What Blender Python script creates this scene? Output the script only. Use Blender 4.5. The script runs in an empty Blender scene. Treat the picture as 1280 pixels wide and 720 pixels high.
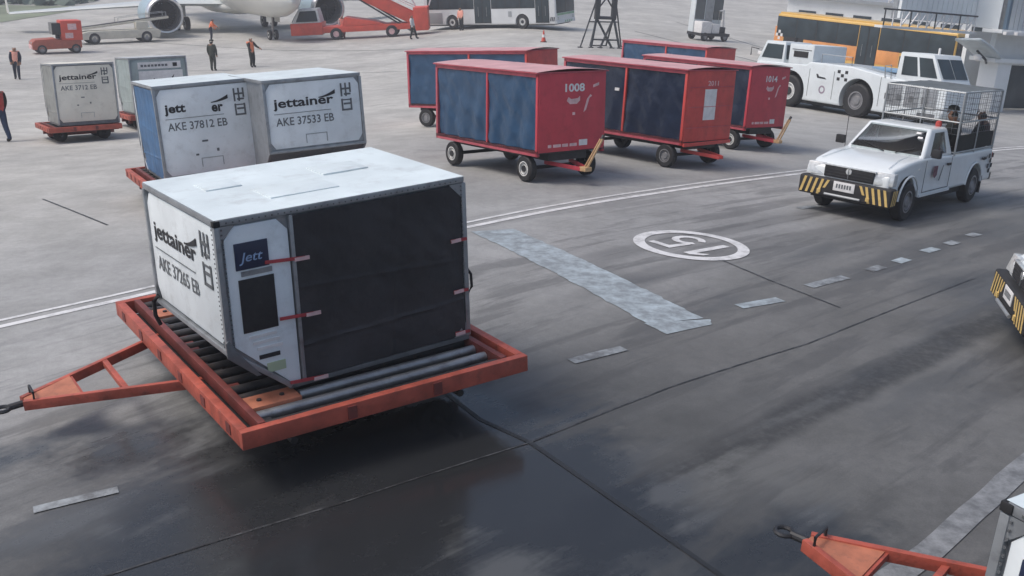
import bpy, bmesh, math, random
from mathutils import Vector, Matrix, noise
R = math.radians
random.seed(7)
scene = bpy.context.scene
col = scene.collection

# ------------------------------------------------------------------ camera, sky, sun, exposure
CAM_H, CAM_PITCH, CAM_ROLL, CAM_F = 4.308, .3337, .0177, 1349.22
cd = bpy.data.cameras.new('camera'); cam = bpy.data.objects.new('camera', cd); col.objects.link(cam)
cd.sensor_width = 36.0; cd.lens = CAM_F / 1280 * 36.0; cd.clip_start = .05; cd.clip_end = 4000
cam.matrix_world = Matrix.Translation((0, 0, CAM_H)) @ Matrix.Rotation(math.pi / 2 - CAM_PITCH, 4, 'X') @ Matrix.Rotation(CAM_ROLL, 4, 'Z')
scene.camera = cam
world = bpy.data.worlds.new('World'); scene.world = world; world.use_nodes = True
wn = world.node_tree.nodes; wl = world.node_tree.links
sky = wn.new('ShaderNodeTexSky'); sky.sky_type = 'NISHITA'; sky.sun_disc = False
SUN_EL, SUN_AZ = R(58), R(-100)          # azimuth measured from +Y towards +X
sky.sun_elevation = SUN_EL; sky.sun_rotation = SUN_AZ
sky.air_density = 1.0; sky.dust_density = 4.0; sky.ozone_density = 1.0
wl.new(sky.outputs[0], wn['Background'].inputs[0]); wn['Background'].inputs[1].default_value = .115
sd = bpy.data.lights.new('sun', 'SUN'); sd.energy = 1.3; sd.angle = R(20); sd.color = (1, .97, .93)
sun = bpy.data.objects.new('sun', sd); col.objects.link(sun)
sdir = Vector((math.sin(SUN_AZ) * math.cos(SUN_EL), math.cos(SUN_AZ) * math.cos(SUN_EL), math.sin(SUN_EL)))
sun.rotation_euler = sdir.to_track_quat('Z', 'Y').to_euler(); sun.location = sdir * 60
scene.view_settings.view_transform = 'Standard'; scene.view_settings.look = 'None'
scene.view_settings.gamma = 1; scene.view_settings.use_curve_mapping = False
scene.view_settings.exposure = .33

# ------------------------------------------------------------------ helpers
def zg(x, y):                               # height of the apron, domed to make up for barrel lens distortion
    sx = x + .455; sx = sx / math.sqrt(1 + (sx / 10) ** 2)
    d = y - 9.03; sy = d if d > 30 else math.log1p(math.exp(d)); sy = sy / math.sqrt(1 + (sy / 35) ** 2)
    q = (x - 13) / 1.5; s = 1.5 * (q if q > 30 else math.log1p(math.exp(q)))
    return -.0038 * sy * sy - .011 * sx * sx + .0017 * sx * sy - .98 * math.tanh(s / 14)

def frame(x, y, yaw, dz=0):
    h = .2
    gx = (zg(x + h, y) - zg(x - h, y)) / (2 * h); gy = (zg(x, y + h) - zg(x, y - h)) / (2 * h)
    n = Vector((-gx, -gy, 1)).normalized(); X = Vector((math.cos(yaw), math.sin(yaw), 0)); X = (X - n * X.dot(n)).normalized(); Y = n.cross(X)
    o = Vector((x, y, zg(x, y))) + n * dz
    return Matrix(((X.x, Y.x, n.x, o.x), (X.y, Y.y, n.y, o.y), (X.z, Y.z, n.z, o.z), (0, 0, 0, 1)))

def frame_mid(x, y, yaw, cx, cy):            # a long thing stands by its middle
    c = frame(x, y, yaw) @ Vector((cx, cy, 0)); return frame(c.x, c.y, yaw) @ Matrix.Translation((-cx, -cy, 0))

def tag(o, label=None, cat=None, group=None, kind=None):
    for k, v in (('label', label), ('category', cat), ('group', group), ('kind', kind)):
        if v: o[k] = v
    return o

def thing(name, label, cat, x, y, yaw, group=None, dz=0, mid=None):
    o = bpy.data.objects.new(name, None); col.objects.link(o); o.matrix_world = frame_mid(x, y, yaw, *mid) if mid else frame(x, y, yaw, dz)
    return tag(o, label, cat, group)

def thing_on(name, label, cat, base, loc, rz=0, group=None):     # a thing of its own standing on a frame of another
    o = bpy.data.objects.new(name, None); col.objects.link(o)
    o.matrix_world = base @ Matrix.Translation(loc) @ Matrix.Rotation(rz, 4, 'Z')
    return tag(o, label, cat, group)

class MB:
    def __init__(s): s.v = []; s.f = []
    def add(s, vs, fs):
        k = len(s.v); s.v += [tuple(p) for p in vs]; s.f += [tuple(i + k for i in f) for f in fs]; return s
    def box(s, x0, x1, y0, y1, z0, z1):
        return s.hexa([(x0, y0, z0), (x1, y0, z0), (x1, y1, z0), (x0, y1, z0), (x0, y0, z1), (x1, y0, z1), (x1, y1, z1), (x0, y1, z1)])
    def hexa(s, p):
        return s.add(p, [(3, 2, 1, 0), (4, 5, 6, 7), (0, 1, 5, 4), (1, 2, 6, 5), (2, 3, 7, 6), (3, 0, 4, 7)])
    def prism(s, poly, axis, a, b):
        m = {'y': lambda p, t: (p[0], t, p[1]), 'x': lambda p, t: (t, p[0], p[1]), 'z': lambda p, t: (p[0], p[1], t)}[axis]
        n = len(poly); vs = [m(p, a) for p in poly] + [m(p, b) for p in poly]
        return s.add(vs, [tuple(range(n))[::-1], tuple(range(n, 2 * n))] + [(i, (i + 1) % n, n + (i + 1) % n, n + i) for i in range(n)])
    def bar(s, p, q, w, h=None, up=(0, 0, 1)):
        p, q = Vector(p), Vector(q); h = h or w; d = (q - p).normalized(); up = Vector(up)
        if abs(d.dot(up)) > .95: up = Vector((1, 0, 0)) if abs(d.x) < .9 else Vector((0, 1, 0))
        a = d.cross(up).normalized() * (w / 2); b = a.cross(d).normalized() * (h / 2)
        return s.hexa([p - a - b, p + a - b, p + a + b, p - a + b, q - a - b, q + a - b, q + a + b, q - a + b])
    def cyl(s, p, q, r, r2=None, n=12, cap=True):
        return s.tube([p, q], r, n, r2, cap)
    def tube(s, pts, r, n=8, r2=None, cap=True):
        pts = [Vector(p) for p in pts]; m = len(pts); rings = []
        for i, p in enumerate(pts):
            d = ((pts[min(i + 1, m - 1)] - p).normalized() + (p - pts[max(i - 1, 0)]).normalized()).normalized()
            u = Vector((0, 0, 1)) if abs(d.z) < .9 else Vector((1, 0, 0))
            a = d.cross(u).normalized(); b = d.cross(a)
            rr = r if r2 is None else r + (r2 - r) * i / (m - 1)
            rings += [p + (a * math.cos(2 * math.pi * k / n) + b * math.sin(2 * math.pi * k / n)) * rr for k in range(n)]
        fs = [(i * n + k, i * n + (k + 1) % n, (i + 1) * n + (k + 1) % n, (i + 1) * n + k) for i in range(m - 1) for k in range(n)]
        if cap: fs += [tuple(range(n))[::-1], tuple(range((m - 1) * n, m * n))]
        return s.add(rings, fs)
    def lathe(s, prof, o, axis=(0, 1, 0), n=24):    # prof: (radius, distance along the axis)
        o, d = Vector(o), Vector(axis).normalized(); u = Vector((0, 0, 1)) if abs(d.z) < .9 else Vector((1, 0, 0))
        a = d.cross(u).normalized(); b = d.cross(a); vs = []; m = len(prof)
        for r, t in prof: vs += [o + d * t + (a * math.cos(2 * math.pi * k / n) + b * math.sin(2 * math.pi * k / n)) * r for k in range(n)]
        return s.add(vs, [(i * n + k, i * n + (k + 1) % n, (i + 1) * n + (k + 1) % n, (i + 1) * n + k) for i in range(m - 1) for k in range(n)])
    def grid(s, fn, nu, nv):
        vs = [fn(i / nu, j / nv) for j in range(nv + 1) for i in range(nu + 1)]; w = nu + 1
        return s.add(vs, [(j * w + i, j * w + i + 1, (j + 1) * w + i + 1, (j + 1) * w + i) for j in range(nv) for i in range(nu)])
    def build(s, name, mat, parent=None, bevel=0, seg=2, smooth=False, fix=True):
        me = bpy.data.meshes.new(name); me.from_pydata(s.v, [], s.f)
        bm = bmesh.new(); bm.from_mesh(me)
        if fix: bmesh.ops.recalc_face_normals(bm, faces=bm.faces)
        if bevel:
            ed = [e for e in bm.edges if len(e.link_faces) == 2 and e.calc_face_angle() > R(28)]
            bmesh.ops.bevel(bm, geom=ed, offset=bevel, segments=seg, affect='EDGES', profile=.6, clamp_overlap=True)
        bm.to_mesh(me); bm.free()
        if smooth or bevel:
            for p in me.polygons: p.use_smooth = True
            me.set_sharp_from_angle(angle=R(38))
        o = bpy.data.objects.new(name, me); col.objects.link(o)
        me.materials.append(mat) if mat else None
        if parent is not None: o.parent = parent
        return o

def cut(ob, cutters):                        # boolean difference, baked into the mesh
    tmp = []
    for i, c in enumerate(cutters):
        m = ob.modifiers.new('b%d' % i, 'BOOLEAN'); m.operation = 'DIFFERENCE'; m.solver = 'EXACT'; m.object = c; tmp.append(c)
        c.parent = ob.parent
    bpy.context.view_layer.update()
    dg = bpy.context.evaluated_depsgraph_get()
    me = bpy.data.meshes.new_from_object(ob.evaluated_get(dg)); ob.modifiers.clear(); ob.data = me
    for c in tmp: bpy.data.objects.remove(c)
    me.set_sharp_from_angle(angle=R(38))

# ------------------------------------------------------------------ materials (procedural)
MATS = {}
def mat(name, c, rough=.5, metal=0., var=.12, scale=3., dirt=0., dirtc=(.05, .045, .04), bump=0., spec=.5, coat=0., bscale=None):
    if name in MATS: return MATS[name]
    m = bpy.data.materials.new(name); m.use_nodes = True; nt = m.node_tree; b = nt.nodes['Principled BSDF']
    b.inputs['Roughness'].default_value = rough; b.inputs['Metallic'].default_value = metal; b.inputs['Specular IOR Level'].default_value = spec
    b.inputs['Coat Weight'].default_value = coat
    tc = nt.nodes.new('ShaderNodeTexCoord'); n1 = nt.nodes.new('ShaderNodeTexNoise'); n1.inputs['Scale'].default_value = scale; n1.inputs['Detail'].default_value = 6
    nt.links.new(tc.outputs['Object'], n1.inputs['Vector'])
    mp = nt.nodes.new('ShaderNodeMapRange'); mp.inputs[1].default_value = .3; mp.inputs[2].default_value = .7; mp.inputs[3].default_value = 1 - var; mp.inputs[4].default_value = 1 + var
    nt.links.new(n1.outputs[0], mp.inputs[0])
    mx = nt.nodes.new('ShaderNodeMix'); mx.data_type = 'RGBA'; mx.blend_type = 'MULTIPLY'; mx.inputs[0].default_value = 1; mx.inputs[6].default_value = (*c, 1)
    nt.links.new(mp.outputs[0], mx.inputs[7]); out = mx.outputs[2]
    if dirt:
        n2 = nt.nodes.new('ShaderNodeTexNoise'); n2.inputs['Scale'].default_value = scale * 2.3; n2.inputs['Detail'].default_value = 9; n2.inputs['Roughness'].default_value = .68
        nt.links.new(tc.outputs['Object'], n2.inputs['Vector'])
        r2 = nt.nodes.new('ShaderNodeMapRange'); r2.inputs[1].default_value = .52; r2.inputs[2].default_value = .78; r2.inputs[3].default_value = 0; r2.inputs[4].default_value = dirt
        nt.links.new(n2.outputs[0], r2.inputs[0])
        m2 = nt.nodes.new('ShaderNodeMix'); m2.data_type = 'RGBA'; m2.inputs[7].default_value = (*dirtc, 1)
        nt.links.new(r2.outputs[0], m2.inputs[0]); nt.links.new(out, m2.inputs[6]); out = m2.outputs[2]
    nt.links.new(out, b.inputs['Base Color'])
    if bump:
        n3 = nt.nodes.new('ShaderNodeTexNoise'); n3.inputs['Scale'].default_value = bscale or scale * 5; n3.inputs['Detail'].default_value = 5
        nt.links.new(tc.outputs['Object'], n3.inputs['Vector'])
        bp = nt.nodes.new('ShaderNodeBump'); bp.inputs['Strength'].default_value = bump; bp.inputs['Distance'].default_value = .02
        nt.links.new(n3.outputs[0], bp.inputs['Height']); nt.links.new(bp.outputs[0], b.inputs['Normal'])
    MATS[name] = m; return m
def glass(name, c=(.02, .025, .03), rough=.08):
    return mat(name, c, rough, var=.3, scale=1.5, spec=.3)

ALU = mat('aluminium', (.36, .38, .40), .42, .6, .15, 4, .5, bump=.1)
ALUD = mat('aluminium_dark', (.17, .18, .19), .5, .4, .2, 5, .5)
WHITE_SIDE = mat('container_white', (.76, .81, .83), .55, 0, .08, 2.2, .5, (.42, .43, .42), bump=.12, bscale=2.5)
WHITE_ROOF = mat('container_roof_white', (.68, .76, .78), .45, 0, .1, 1.8, .6, (.40, .42, .42), bump=.25, bscale=3)
CREAM = mat('container_cream', (.74, .71, .62), .55, 0, .08, 2, .35, (.3, .27, .22), bump=.12, bscale=2.5)
GREYGREEN = mat('container_grey_green', (.30, .36, .36), .5, 0, .1, 2, .4)
CANVAS = mat('black_canvas', (.030, .029, .033), .6, 0, .4, 1.6, .6, (.062, .060, .062), bump=.5, bscale=9)
CANVAS_BLUE = mat('blue_canvas', (.045, .13, .27), .6, 0, .25, 3, .3, (.1, .13, .16), bump=.4, bscale=5)
BLACK = mat('black_rubber', (.018, .018, .02), .7, 0, .3, 8, .3, (.06, .055, .05))
DARK = mat('dark_steel', (.035, .036, .04), .5, .3, .3, 6, .4, (.09, .06, .045))
DOLLY = mat('dolly_orange_red', (.40, .085, .055), .55, 0, .3, 4, .85, (.11, .045, .035), bump=.3)
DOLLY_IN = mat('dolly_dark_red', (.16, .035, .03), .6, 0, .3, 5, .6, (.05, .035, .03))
PLATE = mat('worn_orange_plate', (.45, .16, .09), .55, 0, .25, 6, .6, (.13, .08, .06))
ROLLER = mat('roller_steel', (.045, .043, .045), .5, .3, .4, 5, .7, (.13, .085, .065), bump=.3)
STEEL = mat('bright_steel', (.36, .36, .36), .4, .7, .25, 4, .75, (.10, .08, .07), bump=.2)
RED = mat('cart_red', (.56, .055, .078), .5, 0, .1, 2.5, .3, (.13, .03, .03), bump=.12, bscale=3)
RED2 = mat('cart_orange_red', (.60, .075, .065), .5, 0, .14, 2.5, .4, (.15, .035, .03), bump=.12, bscale=3)
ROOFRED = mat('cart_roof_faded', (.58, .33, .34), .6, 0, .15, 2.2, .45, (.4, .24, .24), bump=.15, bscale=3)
TRIM = mat('cart_trim_pink', (.52, .10, .13), .5, 0, .15, 5, .3)
CURT = mat('curtain_blue', (.028, .075, .15), .36, 0, .12, 2, .22, (.06, .10, .16), bump=.5, bscale=7)
CURTD = mat('curtain_dark', (.013, .022, .048), .36, 0, .12, 2, .2, (.035, .05, .09), bump=.5, bscale=7)
YELLOW = mat('hazard_yellow', (.66, .46, .16), .5, 0, .12, 8, .3)
WOOD = mat('tow_handle_tan', (.58, .38, .20), .6, 0, .15, 9, .4, (.2, .12, .06))
VWHITE = mat('vehicle_white', (.74, .78, .79), .25, 0, .04, 2, .12, (.42, .41, .38), coat=.4)
VWHITE2 = mat('tractor_white', (.70, .75, .77), .35, 0, .05, 1.5, .25, (.4, .39, .37))
GLASS = glass('window_glass'); GLASSB = glass('window_glass_blue', (.035, .05, .06), .1)
RIM = mat('rim_grey', (.30, .30, .31), .45, .5, .15, 6, .4)
RIMW = mat('rim_white', (.72, .72, .70), .45, 0, .1, 6, .3)
INK = mat('print_black', (.02, .02, .024), .6, var=.25, scale=9)
INKG = mat('print_grey', (.12, .13, .14), .6, var=.25, scale=9)
PAPER = mat('sticker_white', (.75, .74, .73), .6, var=.1, scale=9)
PAPERP = mat('sticker_pinkish', (.72, .48, .48), .6, var=.2, scale=9)
SIGNB = mat('sign_navy', (.02, .03, .07), .35, var=.2)
STRAP = mat('strap_red', (.42, .05, .06), .6, var=.2, scale=20)
CHROME = mat('lamp_lens', (.62, .64, .64), .12, .3, .2, 20)
BUSY = mat('bus_yellow', (.74, .46, .12), .4, 0, .06, 1, .15, coat=.3)
BUSO = mat('bus_orange', (.72, .30, .09), .4, 0, .15, 1.2, .2, coat=.3)
STAIR = mat('stairs_red', (.66, .085, .05), .45, 0, .12, 1.5, .25)
PLANE = mat('aircraft_paint', (.66, .66, .62), .35, 0, .04, .4, .1, (.4, .4, .38))
PLANEG = mat('aircraft_grey', (.34, .36, .38), .35, .2, .06, .5, .1)
NACELLE = mat('nacelle_blue_grey', (.36, .47, .54), .35, .1, .06, .6)
LIP = mat('engine_lip', (.66, .67, .69), .22, .9, .05, 1)
FAN = mat('fan_dark', (.03, .03, .033), .4, .5, .3, 3)
WALL = mat('building_white', (.76, .78, .78), .6, 0, .05, .8, .2, (.42, .42, .41))
WALLG = mat('building_grey', (.58, .60, .60), .65, 0, .06, .8, .2)
RAIL = mat('rail_dark', (.05, .055, .06), .5, .3)
TARP = mat('cage_roof_mesh', (.11, .125, .13), .7, 0, .2, 5, .4)
TUBE = mat('cage_tube', (.40, .42, .43), .4, .5, .1, 6)
SKIN = mat('skin', (.30, .16, .10), .6); SKIN2 = mat('skin_dark', (.20, .10, .065), .6)
HAIR = mat('hair_black', (.012, .011, .01), .6)
VEST = mat('vest_orange', (.92, .24, .10), .6, var=.15, scale=9)
VESTP = mat('vest_faded', (.90, .40, .30), .6, var=.15, scale=9)
CLOTH = {k: mat('cloth_' + k, c, .8, var=.2, scale=8) for k, c in dict(navy=(.02, .025, .045), black=(.018, .02, .018), olive=(.035, .04, .03), white=(.6, .6, .6), jeans=(.03, .05, .10), maroon=(.07, .03, .03), red=(.5, .07, .06)).items()}

def clear_glass():
    m = bpy.data.materials.new('clear_tinted_glass'); m.use_nodes = True; nt = m.node_tree; nt.nodes.remove(nt.nodes['Principled BSDF'])
    tr = nt.nodes.new('ShaderNodeBsdfTransparent'); tr.inputs[0].default_value = (.70, .74, .75, 1); gl = nt.nodes.new('ShaderNodeBsdfGlossy'); gl.inputs['Roughness'].default_value = .04
    fr = nt.nodes.new('ShaderNodeFresnel'); fr.inputs[0].default_value = 1.45; mx = nt.nodes.new('ShaderNodeMixShader')
    nt.links.new(fr.outputs[0], mx.inputs[0]); nt.links.new(tr.outputs[0], mx.inputs[1]); nt.links.new(gl.outputs[0], mx.inputs[2]); nt.links.new(mx.outputs[0], nt.nodes['Material Output'].inputs[0]); return m
CLEAR = clear_glass()

# ------------------------------------------------------------------ text
def text(name, s, parent, o, xd, yd, m, width=None, height=None, bold=0., shear=0.):
    cu = bpy.data.curves.new('t', 'FONT'); cu.body = s; cu.size = 1; cu.offset = bold; cu.shear = shear; cu.resolution_u = 3
    ob = bpy.data.objects.new('t', cu); col.objects.link(ob); bpy.context.view_layer.update()
    me = bpy.data.meshes.new_from_object(ob.evaluated_get(bpy.context.evaluated_depsgraph_get())); bpy.data.objects.remove(ob)
    xs = [v.co.x for v in me.vertices]; ys = [v.co.y for v in me.vertices]; x0, y0 = min(xs), min(ys)
    w, h = max(xs) - x0, max(ys) - y0
    sx = width / w if width else height / h; sy = height / h if height else sx
    o, xd, yd = Vector(o), Vector(xd), Vector(yd)
    for v in me.vertices: v.co = o + xd * ((v.co.x - x0) * sx) + yd * ((v.co.y - y0) * sy)
    me.materials.clear(); me.materials.append(m)
    r = bpy.data.objects.new(name, me); col.objects.link(r)
    if parent is not None: r.parent = parent
    return r

def plate2(o, xd, yd, poly, th=.004):         # flat printed shape on a face: polygon in (x, y) of that face, with thickness
    o, xd, yd = Vector(o), Vector(xd).normalized(), Vector(yd).normalized(); n = xd.cross(yd).normalized()
    m = MB(); k = len(poly); a = [o + xd * p[0] + yd * p[1] for p in poly]; b = [p + n * th for p in a]
    m.add(a + b, [tuple(range(k))[::-1], tuple(range(k, 2 * k))] + [(i, (i + 1) % k, k + (i + 1) % k, k + i) for i in range(k)])
    return m

def wheel(parent, c, r, w, rimm=RIM, axis=(0, 1, 0), rr=.58, side=1, n=24, name='wheel'):
    c = Vector(c); ax = Vector(axis)
    t = MB().lathe([(r * .45, -w / 2), (r * .9, -w / 2), (r, -w * .36), (r, w * .36), (r * .9, w / 2), (r * .45, w / 2)], c, ax, n)
    o = t.build(name, BLACK, parent, smooth=True)
    q = MB()
    for sg in ((side,) if side else (-1, 1)):
        q.lathe([(r * rr, w * .50 * sg), (r * rr * .86, w * .51 * sg), (r * rr * .8, w * .36 * sg), (r * .3, w * .33 * sg), (r * .24, w * .47 * sg), (.001, w * .47 * sg)], c, ax, n)
    q.build('rim', rimm, o, smooth=True)
    if rimm is RIMW:
        hb = MB()
        for sg in ((side,) if side else (-1, 1)): hb.lathe([(r * .27, w * .40 * sg), (r * .25, w * .53 * sg), (.001, w * .54 * sg)], c, ax, 14)
        hb.build('hub', DARK, o, smooth=True)
    return o

# ------------------------------------------------------------------ the apron
def ground_material():
    m = bpy.data.materials.new('apron_surface'); m.use_nodes = True; nt = m.node_tree; N = nt.nodes; L = nt.links; b = N['Principled BSDF']
    def M(op, a, bb=None, c=None, clamp=False):
        n = N.new('ShaderNodeMath'); n.operation = op; n.use_clamp = clamp
        for i, v in enumerate((a, bb, c)):
            if v is None: continue
            if isinstance(v, (int, float)): n.inputs[i].default_value = v
            else: L.new(v, n.inputs[i])
        return n.outputs[0]
    def rng(v, a, bb, c, d):
        n = N.new('ShaderNodeMapRange'); n.interpolation_type = 'SMOOTHSTEP'; L.new(v, n.inputs[0])
        for i, q in enumerate((a, bb, c, d)): n.inputs[i + 1].default_value = q
        return n.outputs[0]
    def noi(vec, sc, det=6, ro=.55, dist=0):
        n = N.new('ShaderNodeTexNoise'); n.inputs['Scale'].default_value = sc; n.inputs['Detail'].default_value = det; n.inputs['Roughness'].default_value = ro; n.inputs['Distortion'].default_value = dist
        L.new(vec, n.inputs['Vector']); return n.outputs[0]
    def mixc(f, a, bb, mode='MIX'):
        n = N.new('ShaderNodeMix'); n.data_type = 'RGBA'; n.blend_type = mode
        for i, v in ((0, f), (6, a), (7, bb)):
            if isinstance(v, (int, float)): n.inputs[i].default_value = v
            elif isinstance(v, tuple): n.inputs[i].default_value = (*v, 1)
            else: L.new(v, n.inputs[i])
        return n.outputs[2]
    geo = N.new('ShaderNodeNewGeometry'); P = geo.outputs['Position']
    sx = N.new('ShaderNodeSeparateXYZ'); L.new(P, sx.inputs[0]); x, y = sx.outputs[0], sx.outputs[1]
    s = M('MULTIPLY', M('SUBTRACT', x, y), .7071); t = M('MULTIPLY', M('ADD', x, y), .7071)
    cv = N.new('ShaderNodeCombineXYZ'); L.new(M('MULTIPLY', s, 1.0), cv.inputs[0]); L.new(M('MULTIPLY', t, .10), cv.inputs[1])
    big = noi(P, .22, 5, .55); med = noi(P, 1.1, 7, .62); fine = noi(P, 9, 8, .7); grit = noi(P, 70, 4, .7)
    st1 = noi(cv.outputs[0], .9, 6, .6, .3); st2 = noi(cv.outputs[0], 2.6, 6, .65, .4)
    # trafficked asphalt lane, darker towards the near left; concrete paler with distance
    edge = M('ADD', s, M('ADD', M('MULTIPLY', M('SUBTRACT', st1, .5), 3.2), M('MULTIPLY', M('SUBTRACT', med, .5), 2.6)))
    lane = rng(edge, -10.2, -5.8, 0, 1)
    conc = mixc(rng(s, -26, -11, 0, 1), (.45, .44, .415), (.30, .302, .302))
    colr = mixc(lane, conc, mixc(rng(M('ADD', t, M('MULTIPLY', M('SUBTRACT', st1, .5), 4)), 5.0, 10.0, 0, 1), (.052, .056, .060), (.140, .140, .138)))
    paler_zone = M('MULTIPLY', rng(M('ADD', s, M('MULTIPLY', M('SUBTRACT', med, .5), 1.2)), -5.6, -4.0, 0, 1), rng(M('ADD', t, M('MULTIPLY', M('SUBTRACT', med, .5), 3)), 6.2, 8.6, 0, 1))  # paler tone on the near right of the lane
    colr = mixc(M('MULTIPLY', paler_zone, .8), colr, (.140, .141, .140))
    colr = mixc(1, colr, mixc(rng(big, .3, .7, 0, 1), (.84, .84, .84), (1.12, 1.12, 1.11)), 'MULTIPLY')
    colr = mixc(1, colr, mixc(rng(med, .32, .68, 0, 1), (.88, .88, .87), (1.10, 1.10, 1.10)), 'MULTIPLY')
    colr = mixc(1, colr, mixc(rng(fine, .3, .7, 0, 1), (.90, .90, .90), (1.09, 1.09, 1.09)), 'MULTIPLY')
    colr = mixc(1, colr, mixc(rng(grit, .3, .7, 0, 1), (.88, .88, .88), (1.1, 1.1, 1.1)), 'MULTIPLY')
    # tyre-darkened streaks along the lane
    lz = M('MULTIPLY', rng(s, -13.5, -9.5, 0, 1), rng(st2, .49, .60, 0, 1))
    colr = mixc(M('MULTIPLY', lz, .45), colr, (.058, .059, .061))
    for s0, wd, t0, t1, amt in ((-4.6, .2, 4.6, 16, .8), (-5.15, .17, 6.8, 9.6, .65), (-8.2, .2, 9, 19, .35), (-9.1, .2, 10, 22, .3)):
        off = M('ABSOLUTE', M('ADD', M('SUBTRACT', s, s0), M('MULTIPLY', M('SUBTRACT', noi(P, .8, 5, .6), .5), .55)))
        bd = M('MULTIPLY', M('MULTIPLY', rng(off, wd * .6, wd * 1.5, 1, 0), M('MULTIPLY', rng(t, t0, t0 + 1.5, 0, 1), rng(t, t1 - 3, t1, 1, 0))), rng(fine, .25, .6, .35, 1))
        colr = mixc(M('MULTIPLY', bd, amt), colr, (.03, .031, .033))
    # pale scuffed streaks
    lp = M('MULTIPLY', rng(s, -9, -6, 0, 1), rng(st1, .56, .70, 0, 1))
    colr = mixc(M('MULTIPLY', lp, .45), colr, (.19, .195, .195))
    # ragged wet patches and oil smears, with dolly shade and container reflection painted in
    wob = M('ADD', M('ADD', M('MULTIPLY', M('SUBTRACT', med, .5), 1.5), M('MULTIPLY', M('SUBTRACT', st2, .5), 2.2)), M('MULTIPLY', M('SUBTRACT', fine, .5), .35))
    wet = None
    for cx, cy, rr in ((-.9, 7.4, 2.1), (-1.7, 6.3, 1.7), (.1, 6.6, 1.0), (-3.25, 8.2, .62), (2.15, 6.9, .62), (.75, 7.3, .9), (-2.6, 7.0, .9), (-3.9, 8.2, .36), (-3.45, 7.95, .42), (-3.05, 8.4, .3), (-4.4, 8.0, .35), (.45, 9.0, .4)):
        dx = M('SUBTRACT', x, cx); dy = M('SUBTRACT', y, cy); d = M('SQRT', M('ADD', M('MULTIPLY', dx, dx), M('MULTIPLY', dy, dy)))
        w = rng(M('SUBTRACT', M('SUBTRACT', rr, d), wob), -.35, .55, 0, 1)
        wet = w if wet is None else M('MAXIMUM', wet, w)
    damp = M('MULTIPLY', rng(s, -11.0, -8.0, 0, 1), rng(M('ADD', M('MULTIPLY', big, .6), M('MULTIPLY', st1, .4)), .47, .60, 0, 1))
    wet_shade = M('MAXIMUM', wet, M('MULTIPLY', damp, .55))
    colr = mixc(M('MULTIPLY', wet_shade, .78), colr, (.016, .017, .019))
    for cx, cy, rr in ((-.05, 6.42, .36), (1.5, 7.72, .42), (2.2, 7.9, .4), (-3.0, 7.0, .3)):
        dx = M('SUBTRACT', x, cx); dy = M('SUBTRACT', y, cy); d = M('SQRT', M('ADD', M('MULTIPLY', dx, dx), M('MULTIPLY', dy, dy)))
        w = rng(M('SUBTRACT', M('SUBTRACT', rr, d), wob), -.2, .35, 0, 1)
        colr = mixc(M('MULTIPLY', w, .42), colr, (.155, .158, .155))
    # oil drips on the stands
    oil = M('MULTIPLY', rng(noi(P, .55, 6, .7, .6), .60, .72, 0, 1), .45)
    colr = mixc(oil, colr, (.10, .098, .095))
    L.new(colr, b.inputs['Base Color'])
    rough = M('SUBTRACT', M('ADD', .62, M('MULTIPLY', fine, .2)), M('ADD', M('MULTIPLY', wet, .44), M('MULTIPLY', damp, .22)), clamp=True)
    rough = M('MAXIMUM', rough, .12)
    L.new(rough, b.inputs['Roughness'])
    bp = N.new('ShaderNodeBump'); bp.inputs['Strength'].default_value = .35; bp.inputs['Distance'].default_value = .01
    L.new(M('MULTIPLY', M('ADD', M('MULTIPLY', fine, .6), M('MULTIPLY', grit, .5)), M('SUBTRACT', 1.05, wet)), bp.inputs['Height']); L.new(bp.outputs[0], b.inputs['Normal'])
    return m
GROUND_MAT = ground_material()

def axis_vals(a, b, c0, c1, step, grow):
    v = [c0]
    while v[-1] < c1: v.append(v[-1] + step)
    st = step
    while v[-1] < b: st *= grow; v.append(v[-1] + st)
    w = [c0]; st = step
    while w[-1] > a: st *= grow; w.append(w[-1] - st)
    return w[:0:-1] + v
gxs = axis_vals(-500, 500, -12, 16, .5, 1.12); gys = axis_vals(-60, 700, 0, 40, .5, 1.1)
g = MB(); W_ = len(gxs)
g.v = [(x, y, zg(x, y)) for y in gys for x in gxs]
g.f = [(j * W_ + i, j * W_ + i + 1, (j + 1) * W_ + i + 1, (j + 1) * W_ + i) for j in range(len(gys) - 1) for i in range(W_ - 1)]
ground = tag(g.build('ground', GROUND_MAT, smooth=True, fix=False), 'grey concrete and asphalt airport apron with wet patches partly painted as shade', 'ground', kind='structure')

def paint_mat(name, c, lo, hi, under=(.16, .165, .17), rough=.55):
    m = bpy.data.materials.new(name); m.use_nodes = True; nt = m.node_tree; b = nt.nodes['Principled BSDF']; b.inputs['Roughness'].default_value = rough
    ge = nt.nodes.new('ShaderNodeNewGeometry'); n1 = nt.nodes.new('ShaderNodeTexNoise'); n1.inputs['Scale'].default_value = 5; n1.inputs['Detail'].default_value = 10; n1.inputs['Roughness'].default_value = .72
    nt.links.new(ge.outputs['Position'], n1.inputs['Vector'])
    r = nt.nodes.new('ShaderNodeMapRange'); r.inputs[1].default_value = lo; r.inputs[2].default_value = hi; nt.links.new(n1.outputs[0], r.inputs[0])
    mx = nt.nodes.new('ShaderNodeMix'); mx.data_type = 'RGBA'; mx.inputs[6].default_value = (*under, 1); mx.inputs[7].default_value = (*c, 1); nt.links.new(r.outputs[0], mx.inputs[0])
    nt.links.new(mx.outputs[2], b.inputs['Base Color']); return m
P_WHITE = paint_mat('paint_white', (.70, .70, .70), .30, .54, (.36, .36, .36))
P_WORN = paint_mat('paint_worn_white', (.42, .49, .53), .40, .66, (.22, .245, .26))
P_FADE = paint_mat('paint_faded', (.34, .37, .39), .42, .66, (.13, .135, .14))
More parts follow.
